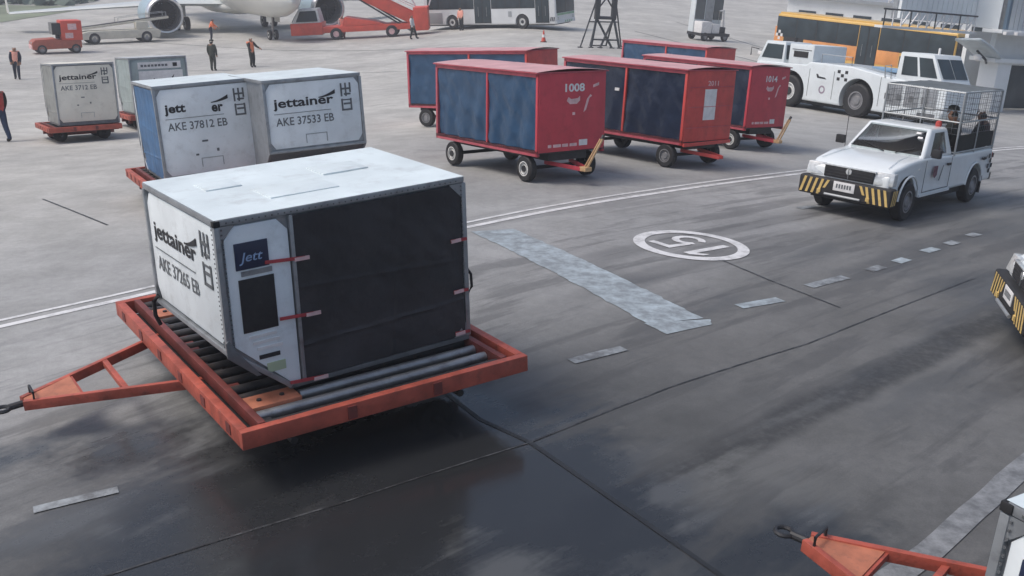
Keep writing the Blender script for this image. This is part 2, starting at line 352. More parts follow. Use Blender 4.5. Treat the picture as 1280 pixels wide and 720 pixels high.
P_ROAD = paint_mat('paint_edge_grey', (.27, .28, .29), .40, .62, (.13, .135, .14))
JOINT = paint_mat('joint_sealant', (.085, .088, .092), .45, .62, (.022, .022, .024))
LIFT = [.006]
def strip(name, pts, w, m, parent=ground, lift=None, ragged=0.):
    if lift is None: LIFT[0] += .0002; lift = LIFT[0]
    P = [Vector(p) for p in pts]; row = []
    for a, b in zip(P, P[1:]):
        k = max(1, int((b - a).length / .25))
        row += [(a.lerp(b, i / k), (b - a).normalized()) for i in range(k)]
    row.append((P[-1], (P[-1] - P[-2]).normalized())); vs = []; q = random.random() * 90
    for i, (p, d) in enumerate(row):
        n = Vector((-d.y, d.x)); j = [0, 0]
        if ragged: j = [ragged * noise.noise((i * .6, q, k * 9.)) for k in (0, 1)]
        for sg, jj in ((-1, j[0]), (0, 0), (1, j[1])):
            e = p + n * sg * (w / 2 + jj); vs.append((e.x, e.y, zg(e.x, e.y) + lift))
    mb = MB(); k = len(row)
    mb.add(vs, [(i * 3 + c, i * 3 + c + 1, i * 3 + c + 4, i * 3 + c + 3) for i in range(k - 1) for c in (0, 1)])
    return mb.build(name, m, parent, fix=False)
def pt(p): return Vector((p[0], p[1]))
JOINT_NEW = mat('joint_sealant_fresh', (.016, .017, .019), .5, var=.3)
# double stand line, painted twice
base_line = [(-14.5, 5.2), (-9.0, 9.35), (-5.9, 11.6), (-4.87, 12.36), (-.6, 15.72), (2.7, 19.0), (6.06, 22.5), (14.7, 31.5), (24, 41)]
strip('painted_line', base_line, .12, P_WHITE)
strip('painted_line', [(x - .17, y + .19) for x, y in base_line], .08, P_WHITE)
# broad worn stop bar, ragged
def quadpatch(name, a, b, c, d, m, n=16, rag=.05):
    LIFT[0] += .0002; lift = LIFT[0]
    a, b, c, d = map(pt, (a, b, c, d)); mb = MB()
    def fn(u, v):
        p = a.lerp(b, u).lerp(d.lerp(c, u), v)
        if u in (0, 1): p = p + (b - a).normalized() * rag * noise.noise((v * 34, u * 7, 3.3))
        return (p.x, p.y, zg(p.x, p.y) + lift)
    mb.grid(fn, 4, n); return mb.build(name, m, ground, fix=False)
quadpatch('stop_bar', (-.62, 15.36), (.0, 15.56), (2.22, 11.72), (1.55, 11.42), P_WORN, 48, .035)
quadpatch('stop_bar_foot', (1.50, 11.44), (2.30, 11.70), (2.28, 11.52), (1.72, 11.12), P_WORN, 4, .02)
# lane dashes
for a, b, w, m in (((2.74, 12.24), (3.34, 12.64), .17, P_WORN), ((3.86, 13.30), (4.52, 13.90), .17, P_FADE), ((4.97, 14.33), (5.25, 14.62), .15, P_FADE), ((5.55, 14.92), (5.80, 15.18), .17, P_WORN),
                   ((6.25, 15.72), (6.55, 16.02), .16, P_WORN), ((6.85, 16.35), (7.1, 16.6), .16, P_FADE), ((7.5, 17.1), (7.75, 17.35), .16, P_FADE), ((.62, 10.2), (1.2, 10.63), .14, P_FADE), ((-3.66, 7.28), (-3.1, 7.56), .12, P_FADE),
                   ((5.0, 18.35), (5.5, 18.75), .14, P_FADE)):
    strip('lane_dash', [a, b], w, m, ragged=.015)
strip('lane_edge_line', [(1.6, 5.5), (3.15, 6.97), (4.44, 8.39), (9, 13.2)], .2, P_ROAD, ragged=.012)
# painted stand number 15 in a ring
KX, KY, KR = 2.59, 15.045, .84
ring = MB()
def ringfn(u, v):
    r = KR - .17 * v; a = 2 * math.pi * u; px, py = KX + r * math.cos(a), KY + r * math.sin(a); return (px, py, zg(px, py) + .009)
ring.grid(ringfn, 64, 2); ring.build('painted_ring', P_WHITE, ground, fix=False)
dirup = (Vector((2.42, 14.587)) - Vector((3.093, 15.158))).normalized(); diradv = Vector((dirup.y, -dirup.x))
def num(poly):
    o = Vector((KX, KY)); vs = []
    for p in poly: q = o + diradv * p[0] + dirup * p[1]; vs.append((q.x, q.y, zg(q.x, q.y) + .009))
    return vs
nm = MB()
for rc in (((-.36, -.44), (-.24, -.44), (-.24, .44), (-.36, .44)), ((-.36, .44), (-.36, .30), (-.50, .18), (-.50, .30))): nm.add(num(rc), [(0, 1, 2, 3)])
def five(u, v):
    a = R(150) - R(300) * u; a = R(155 - 310 * u)
    r = .25 - .11 * v; return num([(.20 + r * math.cos(a), -.18 + r * 1.02 * math.sin(a))])[0]
for rc in (((.02, .44), (.44, .44), (.44, .32), (.02, .32)), ((.02, .32), (.13, .32), (.10, .0), (.0, .0))): nm.add(num(rc), [(0, 1, 2, 3)])
nm.grid(five, 14, 1)
nm.build('painted_number', P_WHITE, ground, fix=False)
# sealed slab joints
for pts, w in (([(-1.2, 10.3), (-.27, 8.8), (.18, 8.37), (.75, 7.55), (1.49, 6.49), (2.2, 5.5)], .045), ([(-7, 4.6), (-2.73, 6.39), (-1.3, 7.3), (.18, 8.37), (1.6, 9.7), (3.3, 11.13), (6.5, 14.4)], .018),
               ([(2.9, 14.3), (3.37, 13.48), (4.04, 12.5)], .03), ([(-9.0, 20.0), (-6.6, 16.9)], .04), ([(-13, 60), (-4, 55.5), (6, 52)], .12), ([(-30, 84), (-16.5, 76), (-3, 70)], .18), ([(9, 84), (14.5, 66), (16.5, 55)], .16), ([(14, 97), (19, 70)], .16),
               ([(-20, 63), (-16.2, 62.8)], .12), ([(19, 78), (36, 76)], .15)):
    strip('pavement_joint', pts, w, JOINT_NEW if w == .045 else JOINT, lift=.005)

# grass beyond the taxiway and a far tree line
GRASS = mat('grass_green', (.20, .23, .16), .9, var=.3, scale=.2)
gm = MB(); gm.grid(lambda u, v: (-330 + 284 * u + 1.5 * v, 92 + 6.5 * u + (30 - 10 * u) * v, zg(-330 + 284 * u + 1.5 * v, 92 + 6.5 * u + (30 - 10 * u) * v) + .03), 90, 12)
tag(gm.build('grass_strip', GRASS, fix=False), 'dull green grass strip beyond the apron behind the wing', 'grass', kind='structure')
HEDGE = mat('hedge_hazed_green', (.15, .19, .16), .9, var=.3, scale=.5)  # distance haze put into the leaf colour by paling it
hm = MB(); rnd = random.Random(3)
for i in range(2600):
    u = rnd.random(); x = -330 + 282 * u ** .5; y = 119 + 8 * rnd.random() + .0 * u; z0 = zg(x, y); h = .7 + .4 * noise.noise((x * .12, 0, 0))
    c = Vector((x, y, z0 + rnd.random() * h)); a = Vector((rnd.uniform(-1, 1), rnd.uniform(-1, 1), rnd.uniform(-.6, 1))).normalized() * rnd.uniform(.5, 1.1); b = a.orthogonal().normalized() * rnd.uniform(.4, .9)
    hm.add([c - a, c - b, c + a, c + b], [(0, 1, 2, 3)])
tag(hm.build('hedge', HEDGE, fix=False), 'low haze-paled green hedge line far behind the wing', 'hedge', kind='stuff')

# ------------------------------------------------------------------ container dollies
def dolly(label, x, y, yaw, L, Wd, tow=None, top=.54, group=None, plates=(), towin=False, nroll=None):
    t = thing('container_dolly', label, 'dolly', x, y, yaw, group)
    h = .15
    for p, q in (((-.0, .04), (L, .04)), ((0, Wd - .04), (L, Wd - .04)), ((.04, .08), (.04, Wd - .08)), ((L - .04, .08), (L - .04, Wd - .08))):
        m = MB().bar((*p, top - h / 2), (*q, top - h / 2), .08, h)
        m.build('side_rail', DOLLY, t, bevel=.008)
    for u in (.20, L - .20):
        MB().bar((u, .085, top - .05), (u, Wd - .085, top - .05), .06, .11).build('inner_rail', DOLLY_IN, t, bevel=.006)
    MB().box(.085, L - .085, .085, Wd - .085, top - .17, top - .15).build('gap_shade', DARK, t)  # dark sheet added below the rollers as shade for the gaps
    n = nroll or int((Wd - .2) / .2); proto = None
    for i in range(n):
        v = .15 + (Wd - .3) * i / (n - 1)
        if i in plates: 
            MB().box(.235, .68, v - .12, v + .12, top - .14, top - .025).build('deck_plate', PLATE, t, bevel=.006)
            for k in (.35, .55): MB().cyl((k, v, top - .024), (k, v, top - .012), .022, n=8).build('bolt', DARK, t)
            u0 = .70
        else: u0 = .235
        r = MB().cyl((u0, 0, 0), (L - .235, 0, 0), .045, n=10)
        r.build('roller', STEEL if nroll == 18 and i in (1, 2) else ROLLER, t, smooth=True).location = (0, v, top - .07)
    for v in (Wd * .3, Wd * .7): MB().bar((.1, v, top - .24), (L - .1, v, top - .24), .1, .12).build('chassis_beam', DOLLY_IN, t)
    for u in (L * .2, L * .8):
        MB().cyl((u, .3, .2), (u, Wd - .3, .2), .035, n=8).build('axle', DARK, t)
        for v in (min(.8, Wd * .28), Wd - min(.8, Wd * .28)): wheel(t, (u, v, .2), .2, .12, DARK, side=-1 if v < Wd / 2 else 1, n=16)
    rb = random.Random(int(L * 100 + x * 10))
    for i in range(n - 1):
        v = .15 + (Wd - .3) * (i + .5) / (n - 1)
        for u0, sg in ((.235, 1), (L - .235, -1)):
            if rb.random() < .62:
                ln = rb.uniform(.05, .16); MB().box(min(u0, u0 + sg * ln), max(u0, u0 + sg * ln), v - .028, v + .028, top - .13, top - .045 - rb.random() * .03).build('roller_bracket', DOLLY_IN if rb.random() < .6 else DARK, t, bevel=.004)
    for k in range(6):
        v = Wd * (k + .5) / 6; MB().box(-.006, .0, v - .05, v + .05, top - .12, top - .03).build('weld_tab', DOLLY_IN, t)
    for k in range(2):
        MB().box(L * (.35 + .3 * k) - .04, L * (.35 + .3 * k) + .04, -.012, .0, top - .13, top - .02).build('stop_tab', DOLLY_IN, t)
    if tow:
        (au, av), b0, b1, zt = tow; tz = top - .17
        tb = MB()
        for bv in (b0, b1): tb.bar((.5, bv + (bv - av) * .35, tz + .0), (au, av + (.05 if bv > av else -.05), zt), .05, .09)
        o = tb.build('tow_bar', DOLLY, t, bevel=.006)
        def on(f, bv): return Vector((-.03, bv, tz)).lerp(Vector((au, av + (.05 if bv > av else -.05), zt)), f)
        for f in (.32, .62): MB().bar(on(f, b0), on(f, b1), .05, .05).build('cross_bar', DOLLY, o, bevel=.005)
        a, b, c, d = on(.62, b0), on(.62, b1), on(.99, b1), on(.99, b0); up = Vector((0, 0, .035))
        MB().hexa([a, b, c, d, a + up, b + up, c + up, d + up]).build('gusset_plate', PLATE, o)
        dd = (Vector((au, av, zt)) - Vector((0, (b0 + b1) / 2, tz))).normalized()
        MB().cyl(Vector((au, av, zt)), Vector((au, av, zt)) + dd * .12, .03, n=10).build('drawbar_end', DARK, o)
        e = Vector((au, av, zt)) + dd * .17
        MB().tube([e + Vector((.06 * math.cos(q), .06 * math.sin(q), 0)) for q in [k * math.pi / 6 for k in range(13)]], .018, 6).build('tow_eye', DARK, o, smooth=True)
        s1 = on(.93, b0) + Vector((0, 0, .04)); s2 = on(.93, b1) + Vector((0, 0, .04))
        MB().tube([s1, s1 + Vector((0, 0, .07)), s2 + Vector((0, 0, .07)), s2], .012, 6).build('handle', DARK, o, smooth=True)
    return t
dolly('large orange-red roller dolly under the nearest black-curtained container', -2.0348, 7.4311, .5905, 2.656, 3.70, tow=((-1.21, 2.16), 1.62, 2.80, .30), plates=(2, 15), nroll=18)
dolly('red dolly under the blue-sided container, mostly hidden', -6.02, 17.45, .4841, 1.95, 2.7, top=.50, nroll=8)
dolly('red dolly under the middle container with the full printed name', -4.05, 17.25, .4946, 1.95, 2.7, top=.50, nroll=8)
dolly('red dolly under the far cream container', -13.42, 30.78, .5477, 2.05, 2.75, top=.48, nroll=8)
dolly('red dolly under the far grey-green container', -12.35, 34.5, .5419, 2.1, 2.75, top=.48, nroll=8)

# ------------------------------------------------------------------ cargo containers
def container(label, base, W, D, H, O, side=WHITE_SIDE, roof=WHITE_ROOF, door=CANVAS, lines=None, ends=(0,), split=.27, fancy=False, broken=False, body=ALU, group='air cargo containers'):
    """door face at y=0, overhanging end at x=0"""
    t = bpy.data.objects.new('cargo_container', None); col.objects.link(t); t.matrix_world = base
    tag(t, label, 'container', group)
    bi = .22 * W; e = .018
    sec = [(e, O + .01), (e, H - e), (W - e, H - e), (W - e, .03), (bi, .03)]
    MB().prism(sec, 'y', e, D - e).build('shell', body, t)
    MB().box(bi - .02, W + .01, -.01, D + .01, 0, .045).build('base_plate', ALUD, t, bevel=.004)
    def rf(u, v):
        a = noise.noise((u * 3.1, v * 2.7, W * 3)) * .012 * math.sin(math.pi * u) * math.sin(math.pi * v)
        return (-.012 + (W + .024) * u, -.012 + (D + .024) * v, H + .012 + a)
    MB().grid(rf, 16, 12).build('roof', roof, t, smooth=True, fix=False)
    for a, b in (((0, 0), (W, 0)), ((0, D), (W, D)), ((0, 0), (0, D)), ((W, 0), (W, D))):
        MB().bar((*a, H - .016), (*b, H - .016), .04, .05).build('top_rail', ALU, t, bevel=.006)
    for yy in (0, D):
        MB().bar((0, yy, O), (0, yy, H - .045), .045).build('corner_post', ALU, t, bevel=.006)
        MB().bar((W, yy, .045), (W, yy, H - .045), .045).build('corner_post', ALU, t, bevel=.006)
        MB().bar((bi, yy, .03), (0, yy, O), .045).build('slanted_post', ALU, t, bevel=.006)
    MB().bar((0, 0, O), (0, D, O), .045).build('sill_rail', ALU, t, bevel=.006)
    g = .13
    for yy, sg in ((0, -1), (D, 1)):                      # corner gussets on the long faces
        for (cx, cz, dx, dz) in ((.02, H - .045, 1, -1), (W - .02, H - .045, -1, -1), (W - .02, .05, -1, 1)):
            MB().prism([(cx, cz), (cx + dx * g, cz), (cx, cz + dz * g)], 'y', yy + sg * .006, yy + sg * .016).build('corner_gusset', ALU, t)
    # end panels with clipped corners
    for end in (0, 1):
        z0 = (O if end == 0 else .05) + .05; z1 = H - .06; c = .11
        poly = [(c, z0), (D - c, z0), (D - .03, z0 + c), (D - .03, z1 - c), (D - c, z1), (c, z1), (.03, z1 - c), (.03, z0 + c)]
        X = -.004 if end == 0 else W - e
        MB().prism(poly, 'x', X, X + .022).build('end_panel', side, t, bevel=.004)
    if lines:
        for end in ends:
            o = Vector((-.009, D - .13, 0)) if end == 0 else Vector((W + .008, .13, 0)); xd = Vector((0, -1, 0)) if end == 0 else Vector((0, 1, 0)); up = Vector((0, 0, 1))
            k = D / 1.7
            if broken:
                text('printed_name', 'jett', t, o + up * (H - .50), xd, up, INK, .36 * k, .19, .035)
                text('printed_name', 'er', t, o + xd * .80 * k + up * (H - .50), xd, up, INK, .2 * k, .12, .035)
            else: text('printed_name', 'jettainer', t, o + up * (H - .50), xd, up, INK, 1.06 * k, .19, .024)
            sw = [(.80 * k + .30 * k * q, .22 + .10 * q ** 1.6) for q in [i / 6 for i in range(7)]] + [(.80 * k + .30 * k * q, .205 + .05 * q ** 2) for q in [i / 6 for i in range(6, -1, -1)]]
            plate2(o + up * (H - .55), xd, up, sw, .003).build('printed_swoosh', INK, t)
            text('printed_code', lines, t, o + xd * .02 + up * (H - .75), xd, up, INKG, 1.02 * k, .135, .012)
            plate2(o + up * (H - .555), xd, up, [(0, 0), (1.0 * k, 0), (1.0 * k, .008), (0, .008)], .003).build('printed_rule', INKG, t)
            for (a, b, c2, d2) in ((1.20, .36, .03, .22), (1.28, .36, .03, .22), (1.36, .42, .03, .16), (1.20, .47, .19, .03), (1.26, .38, .12, .03), (1.20, .12, .03, .2), (1.36, .12, .03, .2), (1.2, .12, .19, .03), (1.24, .22, .12, .03), (1.22, .29, .15, .02)):
                plate2(o + up * (H - .72), xd, up, [(a * k, b), ((a + c2) * k, b), ((a + c2) * k, b + d2), (a * k, b + d2)], .003).build('printed_mark', INKG, t)
            if end == 1 or fancy is False:
                for (a, b, w, hh) in ((.55, H - .98, .10, .03), (.42, H - 1.2, .05, .03), (.78, H - 1.16, .04, .05)):
                    if b > (O if end == 0 else 0) + .2: plate2(o + up * b, xd, up, [(a, 0), (a + w, 0), (a + w, hh), (a, hh)], .003).build('scuff_mark', INKG, t)
                zb = (O if end == 0 else .1) + .1
                for (a, w, hh) in ((.50, .012, .14), (.86, .012, .14)): plate2(o + up * zb, xd, up, [(a, 0), (a + w, 0), (a + w, hh), (a, hh)], .003).build('panel_seam', ALU, t)
                plate2(o + up * (zb + .14), xd, up, [(.5, 0), (.872, 0), (.872, .012), (.5, .012)], .003).build('panel_seam', ALU, t)
    # door: canvas curtain with folds
    u0 = split * W
    def cf(u, v):
        x = u0 + (W - .035 - u0) * u; z = .055 + (H - .11) * v
        return (x, -.016 - .014 * noise.noise((x * 2.2 + z, z * 1.9, 1)) - .008 * noise.noise((x * 7 + z * 4, z * 6, 5)) - .010 * math.exp(-((z - .34 - .03 * x) / .012) ** 2) - .007 * math.exp(-((z - .9 + .05 * x) / .014) ** 2) - .008 * math.exp(-((x - 1.45 - .1 * z) / .016) ** 2), z)
    cu = MB().grid(cf, 90, 80).build('door_curtain', door, t, smooth=True, fix=False)
    c = .10
    poly = [(c + .03, H - .06), (u0 - .12, H - .06), (u0 - .03, H - .06 - .1), (u0 - .03, .06), (bi - .0, .06), (.05, O + .04), (.05, H - .06 - c)]
    pn = MB().prism(poly, 'y', -.010, .02).build('door_panel', side, t, bevel=.003)
    MB().bar((u0, -.004, .05), (u0, -.004, H - .045), .05, .03).build('door_post', ALU, t, bevel=.004)
    if fancy:
        zz = H
        sg = MB().box(.12, .40, -.024, -.011, zz - .42, zz - .20).build('sign_plate', SIGNB, pn, bevel=.004)
        text('sign_text', 'Jett', sg, (.15, -.026, zz - .38), (1, 0, 0), (0, 0, 1), mat('print_pale_blue', (.30, .42, .62), .5), .2, .1, .01, .25)
        MB().box(.16, .42, -.020, -.011, zz - .475, zz - .435).build('label_slot', ALU, pn)
        MB().box(.13, .43, -.020, -.011, zz - .95, zz - .50).build('document_pocket', BLACK, pn, bevel=.004)
        for k in range(3): MB().box(.17 + .03 * k, .41 + .02 * k, -.019, -.011, zz - 1.01 - .055 * k, zz - .985 - .055 * k).build('instruction_label', PAPER, pn)
        MB().box(.24, .42, -.019, -.011, zz - 1.20, zz - 1.165).build('instruction_label', INK, pn)
        MB().box(.30, .46, -.019, -.011, zz - 1.33, zz - 1.25).build('instruction_label', mat('label_green', (.42, .5, .34), .6), pn)
        for (a, za, b, zb) in ((.36, 1.14, .74, 1.11), (.44, .64, .80, .62), (W - .16, .98, W + .005, .975), (W - .15, .5, W + .005, .495), (W - .15, .1, W + .005, .09), (bi - .02, .065, .82, .04)):
            s_ = MB().bar((a, -.034, za), (b, -.034, zb), .012, .026).build('strap', STRAP, cu)
            x2 = (b, a)[a > 1]; x1 = x2 + (-.13 if a < 1 else .10)
            MB().bar((x1, -.038, zb + .003), (x2, -.038, zb), .012, .03).build('strap_end', PAPERP, s_)
        MB().tube([(W + .02, .0, .68), (W + .06, -.0, .62), (W + .065, 0, .5), (W + .02, 0, .44)], .013, 6).build('strap_loop', BLACK, t, smooth=True)
        MB().tube([(-.02, D - .05, .5), (-.06, D - .02, .44), (-.055, D, .3), (-.02, D, .2)], .02, 6).build('strap_loop', BLACK, t, smooth=True)
        rv = MB()
        for i in range(26):
            z = O + .05 + (H - O - .12) * i / 25; x = .26 * 0 + .0
            for px, py in ((.035, -.024), (W - .03, -.024)): rv.box(px - .006, px + .006, py - .003, py + .003, z - .006, z + .006)
            rv.box(-.026, -.021, .03, .042, z - .006, z + .006)
        for i in range(40):
            x = .08 + (W - .16) * i / 39; rv.box(x - .006, x + .006, -.024, -.018, H - .026, H - .014)
        tag(rv.build('rivets', ALUD, t), kind='stuff')
        # repair patches on the roof and a black corner cap
        for (a, b, c2, d2, k) in ((.62, .35, 1.25, .75, .022), (.30, .95, .62, 1.25, .021), (1.35, .85, 1.8, 1.2, .022)):
            MB().box(a, c2, b, d2, H + .005, H + k).build('roof_patch', roof, t, bevel=.003)
        MB().box(-.028, .03, -.028, .02, H - .04, H + .006).build('corner_cap', BLACK, t, bevel=.006)
        MB().prism([(.0, O + .12), (-.03, O + .10), (-.03, O - .03), (.20, .2), (.24, .2), (.06, O + .0)], 'y', -.03, -.012).build('corner_guard', ALUD, t, bevel=.003)
    return t
M_FR = frame(-2.21, 7.96, .634, .545)
container('large white container with black door curtain and red straps on the nearest dolly', M_FR, 2.27, 1.66, 1.53, .44, lines='AKE 37265 EB', ends=(0,), fancy=True)
def turned(x, y, yaw, dx, dy, turn, dz=.5): return frame(x, y, yaw, dz) @ Matrix.Translation((dx, dy, 0)) @ Matrix.Rotation(turn, 4, 'Z')
container('white container with blue curtain side and half-worn name, code AKE 37812 EB', turned(-5.82, 17.73, .4841, 0, 2.2, -math.pi / 2), 2.2, 1.66, 1.60, .43, door=CANVAS_BLUE, lines='AKE 37812 EB', ends=(1,), split=.12, broken=True)
container('white container with complete printed name, code AKE 37533 EB', turned(-3.96, 17.49, .4946, 1.66, 0, math.pi / 2), 2.2, 1.66, 1.60, .43, lines='AKE 37533 EB', ends=(0,), door=GREYGREEN, split=.15)
container('cream white container on the red dolly at far left', turned(-13.22, 31.10, .5477, 0, 2.15, -math.pi / 2), 2.15, 1.68, 1.76, .43, side=CREAM, roof=CREAM, door=mat('curtain_grey', (.25, .26, .25), .6, var=.2, bump=.4), lines='AKE 3712 EB', ends=(1,), split=.12, body=ALUD)
ce = container('grey-green container with two white label boards behind the cream one', turned(-12.29, 34.81, .5419, 0, 2.15, -math.pi / 2), 2.15, 1.80, 1.78, .43, side=GREYGREEN, roof=mat('roof_grey', (.5, .52, .53), .5, var=.1, scale=2, dirt=.3), door=GREYGREEN, split=.12, body=GREYGREEN)
bd = MB().box(2.155, 2.165, .25, 1.62, 1.42, 1.64).build('label_board', PAPER, ce)
[MB().box(2.165, 2.168, .34 + .11 * k, .34 + .11 * k + .08, 1.49, 1.56).build('printed_mark', INKG, bd) for k in range(8)]
MB().box(2.165, 2.168, 1.36, 1.5, 1.47, 1.59).build('printed_mark', INK, bd)
bd = MB().box(2.155, 2.165, .25, 1.66, .25, 1.36).build('label_board', PAPER, ce)
plate2((2.166, .66, .98), (0, 1, 0), (0, 0, 1), [(0, 0), (.05, 0), (.09, .14), (.05, .14)], .003).build('printed_mark', INKG, bd)
for k in range(3): plate2((2.166, .84 + .14 * k, .98), (0, 1, 0), (0, 0, 1), [(0, 0), (.09, 0), (.11, .09), (.02, .09)], .003).build('printed_mark', INKG, bd)
plate2((2.166, 1.22, .96), (0, 1, 0), (0, 0, 1), [(0, 0), (.07, .02), (.16, .26), (.08, .18)], .003).build('printed_mark', INK, bd)

# the dolly and container cut by the lower right corner of the picture
container('white container with dark document pocket cut off at lower right corner', frame(2.02, 4.02, -1.0, .5), 2.1, 1.62, 1.56, .43, fancy=True, lines=None)
dolly('orange-red dolly with its tow bar reaching in at lower right', 1.72, 4.06, -.68, 2.66, 3.7, tow=((-1.21, 1.95), 1.35, 2.55, .40), nroll=18)

# ------------------------------------------------------------------ covered baggage carts
def cart(label, x, y, yaw, L=3.4, W=1.62, H=2.04, B=.55, red=RED, curt=CURT, number=None, notice=False, rimm=RIMW, handle=True, torn=False):
    t = thing('baggage_cart', label, 'baggage cart', x, y, yaw, 'covered red baggage carts', mid=(-L / 2, W / 2))
    P = .06
    MB().box(-L, 0, 0, W, B, B + .05).build('floor', DARK, t)
    for a, b in (((-L, .03), (0, .03)), ((-L, W - .03), (0, W - .03))):
        MB().bar((*a, B), (*b, B), .06, .1).build('sill', TRIM, t, bevel=.008)
    for px in (-L + P / 2, -P / 2):
        for py in (P / 2, W - P / 2): MB().bar((px, py, B - .05), (px, py, H - .06), P).build('corner_post', TRIM if px < -1 else red, t, bevel=.006)
    for py in (P / 2, W - P / 2):
        MB().bar((-L * .47, py, B + .05), (-L * .47, py, H - .06), .05).build('centre_post', red, t, bevel=.005)
        MB().bar((-L, py, H - .08), (0, py, H - .08), .06, .09).build('roof_rail', TRIM, t, bevel=.008)
    def rf(u, v):
        return (-L - .03 + (L + .06) * u, -.04 + (W + .08) * v, H - .03 + .05 * math.sin(math.pi * v) + .006 * noise.noise((u * 9, v * 4, L)))
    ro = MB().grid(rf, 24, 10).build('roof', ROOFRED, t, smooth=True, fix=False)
    MB().box(-L - .03, .03, -.045, W + .045, H - .055, H - .035).build('roof_edge', TRIM, t, bevel=.006)
    for ex in (0, 1):
        x0 = -.012 if ex else -L - .01
        en = MB().box(x0, x0 + .022, .03, W - .03, B + .02, H - .06).build('end_panel', red, t, bevel=.004)
        if notice and ex:
            for z in (B + .30, B + .72, B + 1.12): MB().bar((.016, .10, z), (.016, W - .1, z + .012), .014, .012).build('panel_rib', TRIM, en)
            MB().box(.012, .02, .62, 1.02, B + .45, B + 1.08).build('notice_board', PAPER, en)
            MB().bar((.03, .03, B - .04), (.03, W - .03, B - .02), .05, .07).build('bumper_bar', red, t, bevel=.006)
    for sy in (0, 1):                                       # two hanging curtains each side
        for a, b in ((-L + P + .01, -L * .47 - .035), (-L * .47 + .035, -P - .01)):
            def cf(u, v, a=a, b=b):
                xx = a + (b - a) * u; z = B + .06 + (H - B - .18) * v
                if torn and a < -2: z += .0
                wv = .03 * math.sin(xx * 12 + 1.6 * math.sin(z * 2.3) + yaw * 5) * (1.15 - v) * (.4 + abs(noise.noise((xx * 1.7, .3, yaw * 9)))) + .03 * noise.noise((xx * 2.4 + z, z * 2.6, yaw * 7)) + .02 * noise.noise((xx * 6 + z * 4, z * 3, 2)) + .008 * noise.noise((xx * 14, z * 9, 4))
                return (xx, (.035 + wv) if sy == 0 else (W - .035 + wv), z)
            MB().grid(cf, 34, 28).build('curtain', curt, t, smooth=True, fix=False)
    if torn: MB().box(-L * .47 - .28, -L * .47 - .16, .004, .02, H - .62, H - .56).build('torn_edge', PAPER, t)
    MB().box(-L + .15, -.1, .35, W - .35, B - .16, B - .02).build('chassis', DARK, t)
    for wx in (-.42, -L + .55):
        MB().cyl((wx, .1, .24), (wx, W - .1, .24), .035, n=8).build('axle', DARK, t)
        for wy, sd in ((.09, -1), (W - .09, 1)): wheel(t, (wx, wy, .24), .24, .15, rimm, side=sd, n=20)
    tb = MB()
    for yy in (W / 2 - .3, W / 2 + .3): tb.bar((-.4, yy, .33), (.42, W / 2 + (.05 if yy > W / 2 else -.05), .27), .05, .07)
    tb = tb.build('tow_bar', red, t, bevel=.005)
    if handle:
        hp = Vector((.44, W / 2, .28)); dv = Vector((.06, .62, 1.0)).normalized()
        for dx in (-.035, .035): MB().bar(hp + Vector((dx, -.02, 0)), hp + dv * .62 + Vector((dx * .7, 0, 0)), .028, .035).build('drawbar', WOOD, tb, bevel=.004)
        MB().box(.34, .52, W / 2 - .09, W / 2 + .07, .24, .32).build('hinge_block', WOOD, tb, bevel=.01)
        MB().cyl(hp + dv * .61, hp + dv * .7, .03, n=8).build('tow_eye', DARK, tb)
    if number:
        text('printed_number', number, t, (.0125, .62, H - .40), (0, 1, 0), (0, 0, 1), PAPER, .46, .15, .03)
        for poly in ([(.66, -.34), (.74, -.40), (.90, -.40), (.97, -.34), (.97, -.26), (.92, -.30), (.76, -.31), (.70, -.27)], [(.80, -.60), (.86, -.60), (.86, -.55), (.80, -.55)], [(1.06, -.56), (1.12, -.52), (1.20, -.30), (1.26, -.27), (1.22, -.24), (1.14, -.32)], [(1.28, -.12), (1.42, -.08), (1.42, -.03), (1.28, -.07)]):
            plate2((.0115, 0, H - .22), (0, 1, 0), (0, 0, 1), [(a, b) for a, b in poly], .003).build('worn_sticker', PAPERP, t)
        for a, w, hh in ((.24, .08, .055), (.36, .18, .055), (.57, .14, .055), (.75, .17, .055), (.97, .2, .11)):
            plate2((.0115, a, B + .10), (0, 1, 0), (0, 0, 1), [(0, 0), (w, 0), (w, hh), (0, hh)], .003).build('reflector_sticker', PAPERP if hh < .1 else PAPER, t)
    if notice:
        text('printed_number', '2011', t, (.0125, .70, H - .36), (0, 1, 0), (0, 0, 1), PAPERP, .36, .1, .02)
    return t
cart('nearest red baggage cart with blue side curtains and white-rimmed wheels', .4113, 19.18, -.9341, 3.39, 1.60, 2.04, .55, number='1008')
cart('red baggage cart with dark curtains and white notice on its ribbed end', 3.376, 21.726, -.8072, 3.44, 1.66, 2.06, .55, red=RED2, curt=CURTD, notice=True, handle=False, rimm=RIM, torn=True)
cart('red baggage cart directly behind the one with the white notice', 5.479, 25.68, -.8323, 3.393, 1.604, 2.057, .55, number='1014', curt=CURTD)
cart('red baggage cart behind the nearest one, left end and wheel showing', .347, 27.855, -.5253, 3.776, 1.683, 2.069, .56, red=RED2, curt=CURT, rimm=RIM, handle=False)
cart('farthest red baggage cart of the row, mostly hidden', 6.274, 36.524, -.7847, 3.657, 1.70, 2.155, .55, red=RED2, curt=CURT, rimm=RIM, handle=False)

